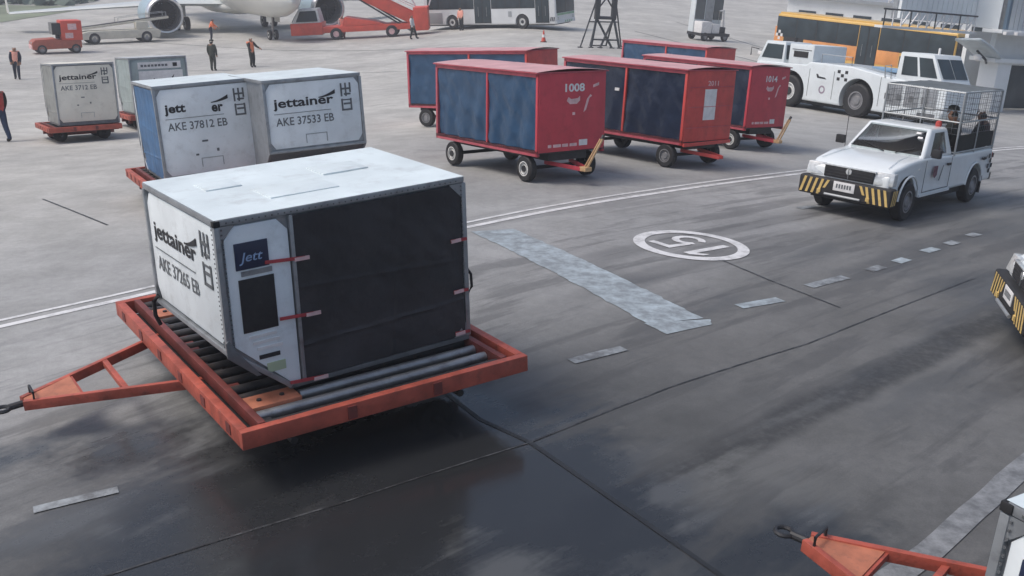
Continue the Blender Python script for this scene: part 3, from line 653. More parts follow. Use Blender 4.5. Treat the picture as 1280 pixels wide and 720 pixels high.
# ------------------------------------------------------------------ people
def person(name_label, base, pose='stand', shirt=VEST, legs=CLOTH['navy'], skin=SKIN, h=1.74, cap=None, sleeve=None, arm=0., step=0., lean=0., bend=0., hat=HAIR, group='ground staff'):
    """local frame: x = the way the person faces, origin between the feet (or under the seat)"""
    J = {}; k = h / 1.74
    if pose == 'sit':
        hp = .0
        J['pel'] = (0, 0, .12); J['wai'] = (-.02, 0, .30); J['che'] = (.0 + lean, 0, .52); J['nek'] = (.03 + lean, 0, .68); J['hd0'] = (.06 + lean, 0, .75); J['hd1'] = (.07 + lean, 0, .86)
        for s, n in ((1, 'l'), (-1, 'r')):
            J['hip' + n] = (.02, .1 * s, .11); J['kne' + n] = (.42, .13 * s, .13); J['ank' + n] = (.44, .13 * s, -.26); J['toe' + n] = (.58, .14 * s, -.30)
            J['sho' + n] = (.0 + lean, .18 * s, .60); J['elb' + n] = (.10 + lean * .6, .24 * s, .34); J['wri' + n] = (.32, .16 * s, .24); J['han' + n] = (.40, .13 * s, .22)
    else:
        b = bend
        J['pel'] = (0, 0, .92); J['wai'] = (.02 + b * .1, 0, 1.10); J['che'] = (lean + b * .35, 0, 1.32 - b * .08); J['nek'] = (.0 + lean + b * .5, 0, 1.48 - b * .14); J['hd0'] = (.03 + lean + b * .55, 0, 1.55 - b * .16); J['hd1'] = (.035 + lean + b * .6, 0, 1.65 - b * .18)
        for s, n in ((1, 'l'), (-1, 'r')):
            st = step * s
            J['hip' + n] = (0, .095 * s, .90); J['kne' + n] = (.06 + st * .5, .10 * s, .50 + abs(st) * .02); J['ank' + n] = (st, .10 * s, .09); J['toe' + n] = (st + .17, .12 * s, .035)
            a = arm * (1 if s > 0 else .35) - st * .3
            J['sho' + n] = (lean + b * .42, .185 * s, 1.42 - b * .1); J['elb' + n] = (lean + b * .5 + .02 + a * .22, .25 * s, 1.14 + .05 * abs(a)); J['wri' + n] = (lean + b * .6 + .10 + a * .45, .23 * s, .90 + .22 * max(a, 0)); J['han' + n] = (lean + b * .62 + .14 + a * .52, .22 * s, .82 + .25 * max(a, 0))
    RAD = dict(pel=(.19, .15), wai=(.18, .14), che=(.21, .15), nek=(.07, .07), hd0=(.10, .11), hd1=(.105, .12), hip=(.13, .13), kne=(.09, .09), ank=(.07, .07), toe=(.065, .05), sho=(.10, .10), elb=(.075, .075), wri=(.05, .05), han=(.055, .04))
    E = [('pel', 'wai'), ('wai', 'che'), ('che', 'nek'), ('nek', 'hd0'), ('hd0', 'hd1')]
    for n in 'lr': E += [('pel', 'hip' + n), ('hip' + n, 'kne' + n), ('kne' + n, 'ank' + n), ('ank' + n, 'toe' + n), ('che', 'sho' + n), ('sho' + n, 'elb' + n), ('elb' + n, 'wri' + n), ('wri' + n, 'han' + n)]
    # palm to four fingers and a thumb
    for n, s in (('l', 1), ('r', -1)):
        hx = Vector(J['han' + n]); wx = Vector(J['wri' + n]); d = (hx - wx).normalized(); sd = Vector((0, -s, 0))
        for q in range(4):
            J['fa%d%s' % (q, n)] = tuple(hx + d * (.055 + .008 * (q in (1, 2))) + Vector((0, (q - 1.5) * .018, -.012))); E.append(('han' + n, 'fa%d%s' % (q, n)))
        J['th' + n] = tuple(wx + d * .06 + sd * .045); E.append(('wri' + n, 'th' + n))
    keys = list(J); ix = {q: i for i, q in enumerate(keys)}
    me = bpy.data.meshes.new('person'); me.from_pydata([tuple(c * k for c in J[q]) for q in keys], [(ix[a], ix[b]) for a, b in E], [])
    ob = bpy.data.objects.new('person', me); col.objects.link(ob)
    sm = ob.modifiers.new('skin', 'SKIN'); sm.use_smooth_shade = True
    for q, i in ix.items():
        sv = me.skin_vertices[0].data[i]; rr = RAD.get(q, RAD.get(q[:3], (.011, .011))); sv.radius = (rr[0] * k, rr[1] * k); sv.use_root = q == 'pel'
    sub = ob.modifiers.new('sub', 'SUBSURF'); sub.levels = 1; sub.render_levels = 1
    bpy.context.view_layer.update()
    nm = bpy.data.meshes.new_from_object(ob.evaluated_get(bpy.context.evaluated_depsgraph_get())); ob.modifiers.clear(); ob.data = nm; bpy.data.meshes.remove(me)
    nm.materials.clear()
    for m in (shirt, legs, skin, hat, BLACK, sleeve or skin): nm.materials.append(m)
    segs = [(Vector(J[a]) * k, Vector(J[b]) * k, a, b) for a, b in E]; top = J['hd1'][2] * k; hx = J['hd1'][0] * k
    for p in nm.polygons:
        c = p.center; best = None
        for a, b, na, nb in segs:
            ab = b - a; tt = max(0, min(1, (c - a).dot(ab) / ab.length_squared)); dd = (c - a - ab * tt).length
            if best is None or dd < best[0]: best = (dd, na, nb)
        na, nb = best[1], best[2]
        if nb[:3] == 'toe': i = 4
        elif nb[:3] in ('kne', 'ank') or nb[:3] == 'hip': i = 1
        elif nb in ('hd0', 'hd1'): i = 3 if (c.z > top + .03 * k or (c.x < hx - .015 * k and c.z > top - .10 * k)) else 2
        elif nb == 'nek': i = 0 if c.z < J['nek'][2] * k - .03 else 2
        elif nb[:3] == 'elb' or nb[:3] == 'sho': i = 0 if nb[:3] == 'sho' or sleeve is None else 5
        elif nb[:3] == 'wri': i = 5
        elif nb[:2] in ('fa', 'th') or nb[:3] == 'han': i = 2
        else: i = 0
        p.material_index = i; p.use_smooth = True
    hd = Vector(J['hd1']) * k
    f = MB().lathe([(.002, .03), (.016, .012), (.012, -.012), (.002, -.02)], hd + Vector((.098 * k, 0, -.02)), (.5, 0, -.8), 6)
    f.build('nose', skin, ob, smooth=True)
    for s in (-1, 1):
        MB().lathe([(.001, .012), (.013, .006), (.013, -.006), (.001, -.01)], hd + Vector((.092 * k, .036 * s, .012)), (1, 0, 0), 6).build('eye', HAIR, ob, smooth=True)
        MB().lathe([(.001, .01), (.03, .004), (.026, -.012), (.001, -.014)], hd + Vector((-.005, .095 * s * k, -.01)), (0, s, 0), 8).build('ear', skin, ob, smooth=True)
    if cap:
        MB().lathe([(.106, 0), (.106, .03), (.092, .07), (.055, .095), (.002, .1)], hd + Vector((0, 0, .022)), (0, 0, 1), 14).build('cap', cap, ob, smooth=True)
        MB().prism([(.07, -.07), (.17, -.05), (.18, 0), (.17, .05), (.07, .07)], 'z', hd.z + .025, hd.z + .035).build('cap_peak', cap, ob).location = (hd.x, hd.y, 0)
    ob.matrix_world = base
    return tag(ob, name_label, 'person', group)
def pf(x, y, yaw): return frame(x, y, yaw)
person('person in faded orange vest walking alone at far left', pf(-26.65, 58.1, -1.2), shirt=VESTP, legs=CLOTH['navy'], step=.16, sleeve=CLOTH['navy'])
person('person in red vest and jeans cut by the left picture edge', pf(-15.42, 32.1, 2.6), shirt=CLOTH['red'], legs=CLOTH['jeans'], step=.22, sleeve=CLOTH['black'])
person('person all in dark olive clothes standing behind the white containers', pf(-17.37, 62.6, 1.4), shirt=CLOTH['olive'], legs=CLOTH['olive'], sleeve=CLOTH['olive'], cap=CLOTH['olive'])
person('person in orange vest with dark arms, hidden below the waist by a container', pf(-15.54, 64.4, -.6), shirt=VEST, legs=CLOTH['black'], arm=.9, sleeve=CLOTH['black'])
person('person in white shirt walking before the red stairs truck', pf(-7.46, 79.9, -.3), shirt=CLOTH['white'], legs=CLOTH['black'], step=.2, sleeve=CLOTH['white'])
person('person in orange vest near the white bus', pf(-4.12, 84.0, -2.2), shirt=VESTP, legs=CLOTH['black'], sleeve=VESTP, arm=.3)
person('person in pink-white top beside the red truck wheels', pf(-13.3, 84.6, -1.4), shirt=VESTP, legs=CLOTH['red'], sleeve=CLOTH['white'])
person('person in orange vest bending below the aircraft wing root', pf(-23.2, 83.6, .2), shirt=VEST, legs=CLOTH['navy'], bend=.3, arm=.5, sleeve=VEST)

# ------------------------------------------------------------------ pickup trucks
def pickup(label, x, y, yaw, cage=True, driver=True, origin='wheel'):
    wb, w, fo, rov, hr = 3.21, 1.56, .735, .98, 1.49
    t = thing('pickup_truck', label, 'pickup', x, y, yaw, 'white pickups with striped bumpers')
    yl, yr = .08, .08 - w; yc = (yl + yr) / 2; xr = -wb - rov
    prof = [(fo - .04, .36), (fo, .60), (fo - .02, .80), (fo - .17, .91), (.0, 1.0), (-.60, 1.035), (-1.3, 1.035), (-2.0, 1.0), (-3.1, 1.0), (xr, 1.0), (xr, .68), (xr, .36), (-3.4, .36), (-2.0, .36), (-.6, .36)]
    bm0 = MB().prism(prof, 'y', yr, yl)
    def taper(p):
        a = max(0, (p[2] - .66) / .36); f = max(0, (p[0] - .0) / fo); return (p[0], yc + (p[1] - yc) * (1 - .05 * a) * (1 - .075 * f * f), p[2])
    bm0.v = [taper(p) for p in bm0.v]
    body = bm0.build('body', VWHITE, t, bevel=.075, seg=4)
    cs = [MB().cyl((cx, yr - .2, .35), (cx, yl + .2, .35), .415, n=28).build('c', None) for cx in (0, -wb)]
    cs.append(MB().box(xr + .06, -2.05, yr + .08, yl - .08, .55, 1.4).build('c', None))
    cut(body, cs)
    MB().box(-.5, .5, yr + .12, yl - .12, .3, .8).build('wheel_well', BLACK, t); MB().box(-wb - .5, -wb + .5, yr + .12, yl - .12, .3, .54).build('wheel_well', BLACK, t)
    MB().box(xr + .2, fo - .1, yr + .1, yl - .1, .24, .37).build('underbody', BLACK, t)
    for cx in (0, -wb):                                      # arch lips
        for yy, sg in ((yl, 1), (yr, -1)):
            MB().tube([(cx + .425 * math.cos(a), yy + .004 * sg, .35 + .425 * math.sin(a)) for a in [R(4 + 172 * k / 12) for k in range(13)]], .018, 6).build('arch_lip', VWHITE, t, smooth=True)
            wheel(t, (cx, yy - .08 * sg, .335), .335, .2, RIM, side=sg, n=28)
        MB().cyl((cx, yr + .2, .335), (cx, yl - .2, .335), .05, n=8).build('axle', DARK, t)
    # cab
    b = [(-.56, yl - .05), (-1.98, yl - .05), (-1.98, yr + .05), (-.56, yr + .05)]; tp = [(-1.12, yl - .20), (-1.88, yl - .20), (-1.88, yr + .20), (-1.12, yr + .20)]
    cab = MB().hexa([(*p, 1.0) for p in b] + [(*p, hr) for p in tp]).build('cab', VWHITE, t, bevel=.06, seg=4)
    ins = lambda P, z: [(min(max(px, -1.93), -.66) if z < 1.2 else min(max(px, -1.84), -1.16), py - .05 if py > yc else py + .05, z) for px, py in P]
    cav = MB().hexa(ins(b, .9) + ins(tp, hr - .05)).build('c', None)
    sidew = MB().prism([(-.90, 1.05), (-1.72, 1.05), (-1.72, 1.42), (-1.26, 1.42)], 'y', yr - .2, yl + .2).build('c', None)
    fb, ft, hb, ht = (-.62, 1.06), (-1.06, 1.44), w / 2 - .13, w / 2 - .26
    scr = MB().hexa([(fb[0] - .3, yc + hb, fb[1]), (fb[0] + .3, yc + hb, fb[1]), (fb[0] + .3, yc - hb, fb[1]), (fb[0] - .3, yc - hb, fb[1]), (ft[0] - .1, yc + ht, ft[1]), (ft[0] + .3, yc + ht, ft[1]), (ft[0] + .3, yc - ht, ft[1]), (ft[0] - .1, yc - ht, ft[1])]).build('c', None)
    cut(cab, [cav, sidew, scr])
    def face(i, j, u0, u1, v0, v1, th=.012, name='window', m=GLASS):
        B0, B1, T0, T1 = Vector((*b[i], 1.0)), Vector((*b[j], 1.0)), Vector((*tp[i], hr)), Vector((*tp[j], hr))
        q = lambda u, v: B0.lerp(B1, u).lerp(T0.lerp(T1, u), v)
        P = [q(u0, v0), q(u1, v0), q(u1, v1), q(u0, v1)]; n = (P[1] - P[0]).cross(P[3] - P[0]).normalized()
        if n.dot(P[0] - Vector((-1.3, yc, 1.2))) < 0: n = -n
        return MB().hexa([p - n * .01 for p in P] + [p + n * th for p in P]).build(name, m, cab, bevel=.004)
    face(3, 0, .06, .94, .06, .94, .004, 'windscreen', CLEAR)
    face(0, 1, .17, .85, .06, .9, -.012, m=CLEAR); face(3, 2, .17, .85, .06, .9, -.012, m=CLEAR); face(1, 2, .1, .9, .12, .86, name='rear_window')
    for u, v in ((.80, .84), (.84, .70)):                        # stickers on the screen
        face(3, 0, u, u + .07, v - .06, v, .011, 'screen_sticker', PAPER)
    # door shut lines, handle, mirrors
    for yy, sg in ((yl + .001, 1), (yr - .001, -1)):
        for xx in (-.62, -1.86): MB().box(xx - .006, xx + .006, yy - .004, yy + .003, .44, 1.0).build('door_seam', INKG, t)
        MB().box(-.62, -1.86, yy - .004, yy + .003, .43, .442).build('door_seam', INKG, t)
        MB().box(-1.80, -1.66, yy - .01 * sg, yy + .025 * sg, .84, .88).build('door_handle', BLACK, t)
        MB().box(-.35, -.31, yy - .01 * sg, yy + .012 * sg, .84, .87).build('side_lamp', CHROME, t)
        mr = MB().box(-.76, -.66, yy + .03 * sg, yy + .19 * sg, 1.05, 1.2).build('mirror', BLACK, t, bevel=.02)
        MB().box(-1.95, -.5, yy - .02 * sg, yy + .012 * sg, .36, .40).build('sill_trim', VWHITE, t)
    # shield and stripe on the door, chequered corner of the bed
    plate2((-1.02, yl + .002, .70), (-1, 0, 0), (0, 0, 1), [(0, 0), (.09, -.05), (.18, 0), (.18, .17), (0, .17)], .003).build('door_shield', mat('shield_maroon', (.15, .05, .08), .5), t)
    plate2((-1.32, yl + .002, .60), (-1, 0, 0), (0, 0, 1), [(0, 0), (.05, -.02), (.16, .26), (.12, .26)], .003).build('door_swoosh', INKG, t)
    for i in range(3):
        for j in range(4):
            if (i + j) % 2 == 0: plate2((xr + .30 - .1 * i, yl + .002, .90 - .1 * j), (-1, 0, 0), (0, 0, 1), [(0, 0), (.085, 0), (.085, -.085), (0, -.085)], .003).build('chequer_decal', INK, t)
    plate2((xr + .70, yl + .002, .80), (-1, 0, 0), (0, 0, 1), [(0, .02), (.05, .08), (.1, .03), (.16, .07), (.24, .03), (.3, .08), (.28, .0), (.14, -.01)], .003).build('bed_decal', INK, t)
    # nose: grille, lamps, striped bumper, plate
    yw = w - .1
    MB().box(fo - .04, fo + .022, yr + .34, yl - .34, .64, .835).build('grille', BLACK, t, bevel=.01)
    for k in range(3): MB().box(fo + .02, fo + .028, yr + .36, yl - .36, .67 + .05 * k, .682 + .05 * k).build('grille_bar', DARK, t)
    MB().lathe([(.001, .012), (.05, .01), (.055, 0)], (fo + .022, yc, .775), (1, 0, 0), 12).build('badge', CHROME, t).scale = (1, 1, 1)
    for a, c in ((yl - .33, yl - .01), (yr + .01, yr + .33)):
        MB().hexa([(fo - .2, a, .64), (fo + .025, a, .64), (fo + .0 if c < yc else fo - .03, c, .64), (fo - .2, c, .64), (fo - .2, a, .85), (fo - .03, a, .85), (fo - .06, c, .85), (fo - .2, c, .85)]).build('headlamp', CHROME, t, bevel=.02)
    MB().box(fo - .03, fo + .03, yr + .31, yl - .31, .832, .852).build('grille_trim', CHROME, t, bevel=.006)
    MB().bar((fo + .03, yc, .65), (fo + .03, yc, .83), .012, .016).build('grille_bar', ALUD, t)
    for sg in (-1, 1): MB().bar((-.585, yc + .1 * sg + .1, 1.05), (-.72, yc + .55 * sg * .9, 1.16), .012, .014).build('wiper', BLACK, cab)
    MB().tube([(fo - .16, yr + .18, .925), (.05, yr + .24, 1.006), (-.55, yr + .28, 1.05)], .006, 5).build('bonnet_crease', VWHITE, t, smooth=True)
    MB().tube([(fo - .16, yl - .18, .925), (.05, yl - .24, 1.006), (-.55, yl - .28, 1.05)], .006, 5).build('bonnet_crease', VWHITE, t, smooth=True)
    bp = MB().box(fo - .12, fo + .12, yr - .05, yl + .05, .30, .62).build('bumper', BLACK, t, bevel=.045, seg=3)
    for s0 in (0, 1):
        for k in range(5):
            yb = (yl + .02 - .105 * k) if s0 == 0 else (yr - .02 + .105 * k); sg = -1 if s0 == 0 else 1; ln = (.0 if k < 4 else .12)
            plate2((fo + .121, yb, .33), (0, 1, 0), (0, 0, 1), [(0, ln), (.045 * sg, ln), (.115 * sg, .265), (.07 * sg, .265)][::1 if sg > 0 else -1], .004).build('hazard_stripe', YELLOW, bp)
    for k in range(3):
        plate2((fo + .08 - .07 * k, yl + .051, .34), (-1, 0, 0), (0, 0, 1), [(0, 0), (.035, 0), (.075, .25), (.04, .25)], .004).build('hazard_stripe', YELLOW, bp)
    pl_ = MB().box(fo + .12, fo + .132, yc - .19, yc + .19, .44, .60).build('number_plate', PAPER, bp, bevel=.004)
    for k in range(6): MB().box(fo + .132, fo + .135, yc - .14 + .048 * k, yc - .11 + .048 * k, .49, .56).build('plate_mark', INKG, pl_)
    MB().cyl((fo + .15, yc - .32, .36), (fo + .15, yc + .32, .36), .022, n=8).build('tow_rail', TUBE, bp)
    for yy in (yr + .34, yl - .34): MB().box(fo + .12, fo + .14, yy - .03, yy + .03, .36, .42).build('fog_lamp', YELLOW, bp)
    # tail
    for a, c in ((yl - .16, yl - .03), (yr + .03, yr + .16)): MB().box(xr - .012, xr + .02, a, c, .62, .9).build('tail_lamp', CLOTH['red'], t)
    MB().box(xr - .12, xr + .02, yr + .02, yl - .02, .36, .5).build('rear_bumper', DARK, t, bevel=.02)
    for yy in (yl - .1, yr + .1): MB().box(-wb - .52, -wb - .49, yy - .1, yy + .1, .14, .48).build('mud_flap', BLACK, t)
    MB().lathe([(.05, 0), (.06, .03), (.05, .09), (.001, .11)], (-1.80, yl - .34, hr + .0), (0, 0, 1), 12).build('beacon', CLOTH['red'], t, smooth=True)
    MB().tube([(-.55, yr + .06, 1.0), (-.60, yr + .02, 1.6)], .006, 5).build('aerial', BLACK, t)
    MB().box(-.95, -.68, yr + .14, yl - .14, .95, 1.06).build('dashboard', BLACK, t)
    for yy in (yl - .37, yr + .37): MB().box(-1.80, -1.68, yy - .2, yy + .2, .95, 1.38).build('seat_back', CLOTH['black'], t, bevel=.03)
    MB().tube([(-.98 + .0, yl - .37 + .15 * math.cos(a), 1.10 + .12 * math.sin(a)) for a in [k * math.pi / 6 for k in range(13)]], .014, 6).build('steering_wheel', BLACK, t)
    if cage:
        hc = 2.12; x0, x1 = -2.06, xr + .06; ya, yb = yl - .05, yr + .05
        fr = MB().grid(lambda u, v: (x0 + (x1 - x0) * u, ya + (yb - ya) * v, hc + .024 - .035 * math.sin(math.pi * u) * math.sin(math.pi * v) + .008 * noise.noise((u * 6, v * 5, 1))), 12, 8).build('cage_roof', TARP, t, smooth=True, fix=False)
        for xx in (x0, x1):
            for yy in (ya, yb): MB().cyl((xx, yy, .97), (xx, yy, hc), .02, n=8).build('cage_post', TUBE, fr, smooth=True)
        for yy in (ya - .02, yb + .02):
            for a, b in ((x1 + .03, (x0 + x1) / 2 - .02), ((x0 + x1) / 2 + .02, x0 - .03)): MB().box(a, b, yy - .006, yy + .006, 1.05, 1.34).build('cage_side_board', CLOTH['black'], fr)
        for z, m_ in ((hc, 1), (1.58, 0), (1.03, 0)):
            for p, q in (((x0, ya), (x1, ya)), ((x0, yb), (x1, yb)), ((x0, ya), (x0, yb)), ((x1, ya), (x1, yb))):
                MB().cyl((*p, z), (*q, z), .016, n=8).build('cage_rail', TUBE, fr, smooth=True)
        for xx in (x0 + (x1 - x0) / 2,):
            for yy in (ya, yb): MB().cyl((xx, yy, .97), (xx, yy, 1.58), .014, n=8).build('cage_rail', TUBE, fr, smooth=True)
        MB().cyl((x0, yc, .97), (x0, yc, hc), .014, n=8).build('cage_rail', TUBE, fr, smooth=True)
        ms = MB()
        for i in range(19):
            q = i / 18; xx = x0 + (x1 - x0) * q
            for yy in (ya, yb): ms.bar((xx, yy, 1.36), (xx, yy, hc), .0055)
        for i in range(12):
            yy = ya + (yb - ya) * i / 11
            for xx in (x0, x1): ms.bar((xx, yy, 1.36), (xx, yy, hc), .0055)
        for i in range(7):
            z = 1.36 + (hc - 1.36) * i / 7
            for p, q in (((x0, ya), (x1, ya)), ((x0, yb), (x1, yb)), ((x0, ya), (x0, yb)), ((x1, ya), (x1, yb))): ms.bar((*p, z), (*q, z), .0055)
        tag(ms.build('wire_mesh', ALUD, fr), kind='stuff')
        for yy in (yr + .12, yl - .46): MB().box(x1 + .1, x0 - .08, yy, yy + .34, .80, .86).build('bench', CLOTH['black'], t)
        MB().box(x0 - .2, x0 - .03, yr + .15, yl - .15, .56, 1.12).build('equipment_box', BLACK, t, bevel=.02)
    return t, (yl, yr, yc, xr, t.matrix_world.copy())
PKX, PKY, PKA = 6.65, 18.03, 3.9916
pk, (yl, yr, yc, xr, PKM) = pickup('white pickup with cage of seated riders over its bed', PKX, PKY, PKA)
def riding(dx, dy, dz, rz): return PKM @ Matrix.Translation((dx, dy, dz)) @ Matrix.Rotation(rz, 4, 'Z')
person('driver in red-brown shirt at the pickup side window', riding(-1.42, yl - .30, .60, 0), 'sit', shirt=CLOTH['maroon'], legs=CLOTH['navy'], h=1.5, sleeve=CLOTH['maroon'], group='people riding the pickup')
person('rider in black with cap sitting at the front of the cage', riding(-2.40, yl - .26, .90, -math.pi / 2), 'sit', shirt=CLOTH['black'], legs=CLOTH['black'], sleeve=CLOTH['black'], cap=CLOTH['black'], h=1.7, group='people riding the pickup')
person('rider in dark clothes sitting at the rear of the cage', riding(-3.98, yl - .24, .84, -math.pi / 2), 'sit', shirt=CLOTH['maroon'], legs=CLOTH['black'], sleeve=CLOTH['black'], h=1.66, group='people riding the pickup')
P2M = frame(5.95, 12.6, 2.94)
o2 = P2M @ Vector((-.80, 1.46, 0))
pickup('white pickup nosing in at the right picture edge', o2.x, o2.y, 2.94, cage=False)

# ------------------------------------------------------------------ pushback tractor
def tractor():
    t = thing('pushback_tractor', 'large white double-cab aircraft tractor behind the caged pickup', 'tractor', 12.0, 38.4, 2.1476)
    W = -2.0
    prof = [(-3.5, .42), (-3.6, .6), (-3.6, 1.30), (-3.4, 1.42), (-1.5, 1.50), (.4, 1.74), (2.3, 1.74), (2.5, 1.62), (5.0, 1.56), (5.15, 1.3), (5.15, .55), (4.9, .34), (-3.3, .30)]
    body = MB().prism(prof, 'y', W, -.06).build('body', VWHITE2, t, bevel=.06, seg=3)
    cut(body, [MB().cyl((cx, W - .3, .6), (cx, .3, .6), .76, n=32).build('c', None) for cx in (0, 3.2)])
    for cx in (0, 3.2):
        MB().box(cx - .9, cx + .9, W + .42, -.48, .35, 1.45).build('wheel_well', BLACK, t)
        for yy, sg in ((-.22, 1), (W + .16, -1)): wheel(t, (cx, yy, .59), .59, .36, RIMW if cx else RIM, side=sg, n=28, rr=.55)
        MB().cyl((cx, W + .3, .59), (cx, -.3, .59), .1, n=8).build('axle', DARK, t)
    MB().box(-3.2, 4.7, W + .2, -.25, .2, .34).build('underbody', BLACK, t)
    # cabs
    def cab(x0, x1, y0, y1, z0, z1, s0, s1, nm):
        c = MB().hexa([(x0, y0, z0), (x1, y0, z0), (x1, y1, z0), (x0, y1, z0), (x0 + s0, y0 + .06, z1), (x1 - s1, y0 + .06, z1), (x1 - s1, y1 - .06, z1), (x0 + s0, y1 - .06, z1)]).build(nm, VWHITE2, t, bevel=.04)
        h = z1 - z0; a, b = .2, .86
        L = lambda z, i: (x0 + s0 * z if i == 0 else x1 - s1 * z)
        for yy, sg in ((y1, 1), (y0, -1)):
            n_ = 2 if x1 - x0 > 1.4 else 1
            for q in range(n_):
                f0, f1 = (.08 + (.86 / n_) * q, .08 + (.86 / n_) * (q + 1) - .06)
                g0, g1 = [L(a, 0) + (L(a, 1) - L(a, 0)) * f for f in (f0, f1)]; k0, k1 = [L(b, 0) + (L(b, 1) - L(b, 0)) * f for f in (f0, f1)]
                ya, yb = yy - sg * .06 * a, yy - sg * .06 * b
                MB().hexa([(g0, ya - .02 * sg, z0 + h * a), (g1, ya - .02 * sg, z0 + h * a), (g1, ya + .012 * sg, z0 + h * a), (g0, ya + .012 * sg, z0 + h * a), (k0, yb - .02 * sg, z0 + h * b), (k1, yb - .02 * sg, z0 + h * b), (k1, yb + .012 * sg, z0 + h * b), (k0, yb + .012 * sg, z0 + h * b)]).build('window', GLASSB, c)
        for i, sg in ((0, -1), (1, 1)):
            xa, xb = L(a, i), L(b, i)
            for q in (0, 1):
                ya = y0 + .12 + (y1 - y0 - .2) * .5 * q; yb = ya + (y1 - y0 - .28) * .5
                MB().hexa([(xa - .02, ya, z0 + h * a), (xa + .012 * sg, ya, z0 + h * a), (xa + .012 * sg, yb, z0 + h * a), (xa - .02, yb, z0 + h * a), (xb - .02, ya, z0 + h * b), (xb + .012 * sg, ya, z0 + h * b), (xb + .012 * sg, yb, z0 + h * b), (xb - .02, yb, z0 + h * b)]).build('window', GLASSB, c)
        return c
    cab(-3.35, -1.45, -1.7, -.14, 1.48, 2.42, .55, .04, 'rear_cab')
    c2 = cab(3.70, 5.1, -1.7, -.14, 1.55, 2.36, .06, .35, 'front_cab')
    MB().lathe([(.05, 0), (.06, .05), (.05, .16), (.001, .18)], (4.3, -1.3, 2.36), (0, 0, 1), 10).build('beacon', BLACK, c2)
    MB().lathe([(.04, 0), (.04, .2), (.001, .22)], (-2.4, -1.0, 2.42), (0, 0, 1), 8).build('beacon', PAPER, t)
    en = MB().box(2.25, 3.45, -1.9, -.10, 1.6, 2.34).build('engine_housing', VWHITE2, t, bevel=.05)
    MB().box(2.5, 3.2, -.11, -.085, 1.86, 2.08).build('intake_grille', BLACK, en)
    MB().box(2.35, 3.3, -.11, -.09, 2.12, 2.15).build('trim_strip', ALUD, en)
    MB().prism([(-1.2, 1.545), (.35, 1.745), (1.9, 1.75), (1.9, 1.765), (.35, 1.765), (-1.2, 1.565)], 'y', -1.9, -.55).build('deck_tread', mat('tread_grey', (.38, .42, .45), .5, 0, .2, 2, .4), t)
    MB().box(-.9, .2, -1.4, -.9, 1.66, 1.80).build('deck_sheet', mat('sheet_blue', (.22, .36, .52), .5), t, bevel=.03)
    # decals: script, ring, chequer
    for i in range(3):
        for j in range(3):
            if (i + j) % 2 == 0: plate2((.98 - .17 * i, -.057, 1.20 + .13 * j), (-1, 0, 0), (0, 0, 1), [(0, 0), (.13, 0), (.13, .11), (0, .11)], .003).build('chequer_decal', INK, t)
    plate2((1.95, -.057, 1.18), (-1, 0, 0), (0, 0, 1), [(0, .16), (.06, .02), (.5, .0), (.42, .06), (.14, .08), (.08, .16)], .003).build('script_decal', INK, t)
    for k in range(14):
        a0, a1 = 2 * math.pi * k / 14, 2 * math.pi * (k + 1) / 14
        plate2((1.6, -.057, .80), (-1, 0, 0), (0, 0, 1), [(.15 * math.cos(a0), .15 * math.sin(a0)), (.15 * math.cos(a1), .15 * math.sin(a1)), (.09 * math.cos(a1), .09 * math.sin(a1)), (.09 * math.cos(a0), .09 * math.sin(a0))], .003).build('ring_decal', mat('decal_mauve', (.30, .24, .30), .5), t)
    for xx in (-3.0, -2.3, -1.6): MB().box(xx - .3, xx + .3, -.062, -.05, .62, 1.3).build('side_panel', ALU, t, bevel=.01)
    for k in range(4): MB().box(-2.9 + .5 * k, -2.7 + .5 * k, -.052, -.04, .8, 1.0).build('vent', ALUD, t)
    for xx in (-.95, 1.12, 2.28): MB().box(xx - .008, xx + .008, -.062, -.052, .5, 1.5).build('panel_seam', INKG, t)
    for xx in (4.2, 4.55, 4.9): MB().box(xx, xx + .2, -.062, -.05, .7, .95).build('lamp', CHROME, t, bevel=.02)
    for xx in (-3.3, 3.9): MB().box(xx, xx + .7, -.075, -.052, .36, .5).build('step_plate', ALUD, t)
    MB().tube([(.6, -.3, 1.74), (.6, -.3, 2.05), (2.0, -.3, 2.05), (2.0, -.3, 1.74)], .022, 6).build('hand_rail', TUBE, t, smooth=True)
    MB().tube([(5.0, -.1, 2.0), (5.2, .12, 2.05), (5.2, .12, 1.75)], .02, 6).build('mirror_arm', BLACK, t)
    MB().tube([(-1.1, -.05, 1.5), (-1.1, .02, 1.9), (-1.35, .02, 1.95), (-1.35, -.05, 1.5)], .02, 6).build('grab_rail', TUBE, t)
tractor()

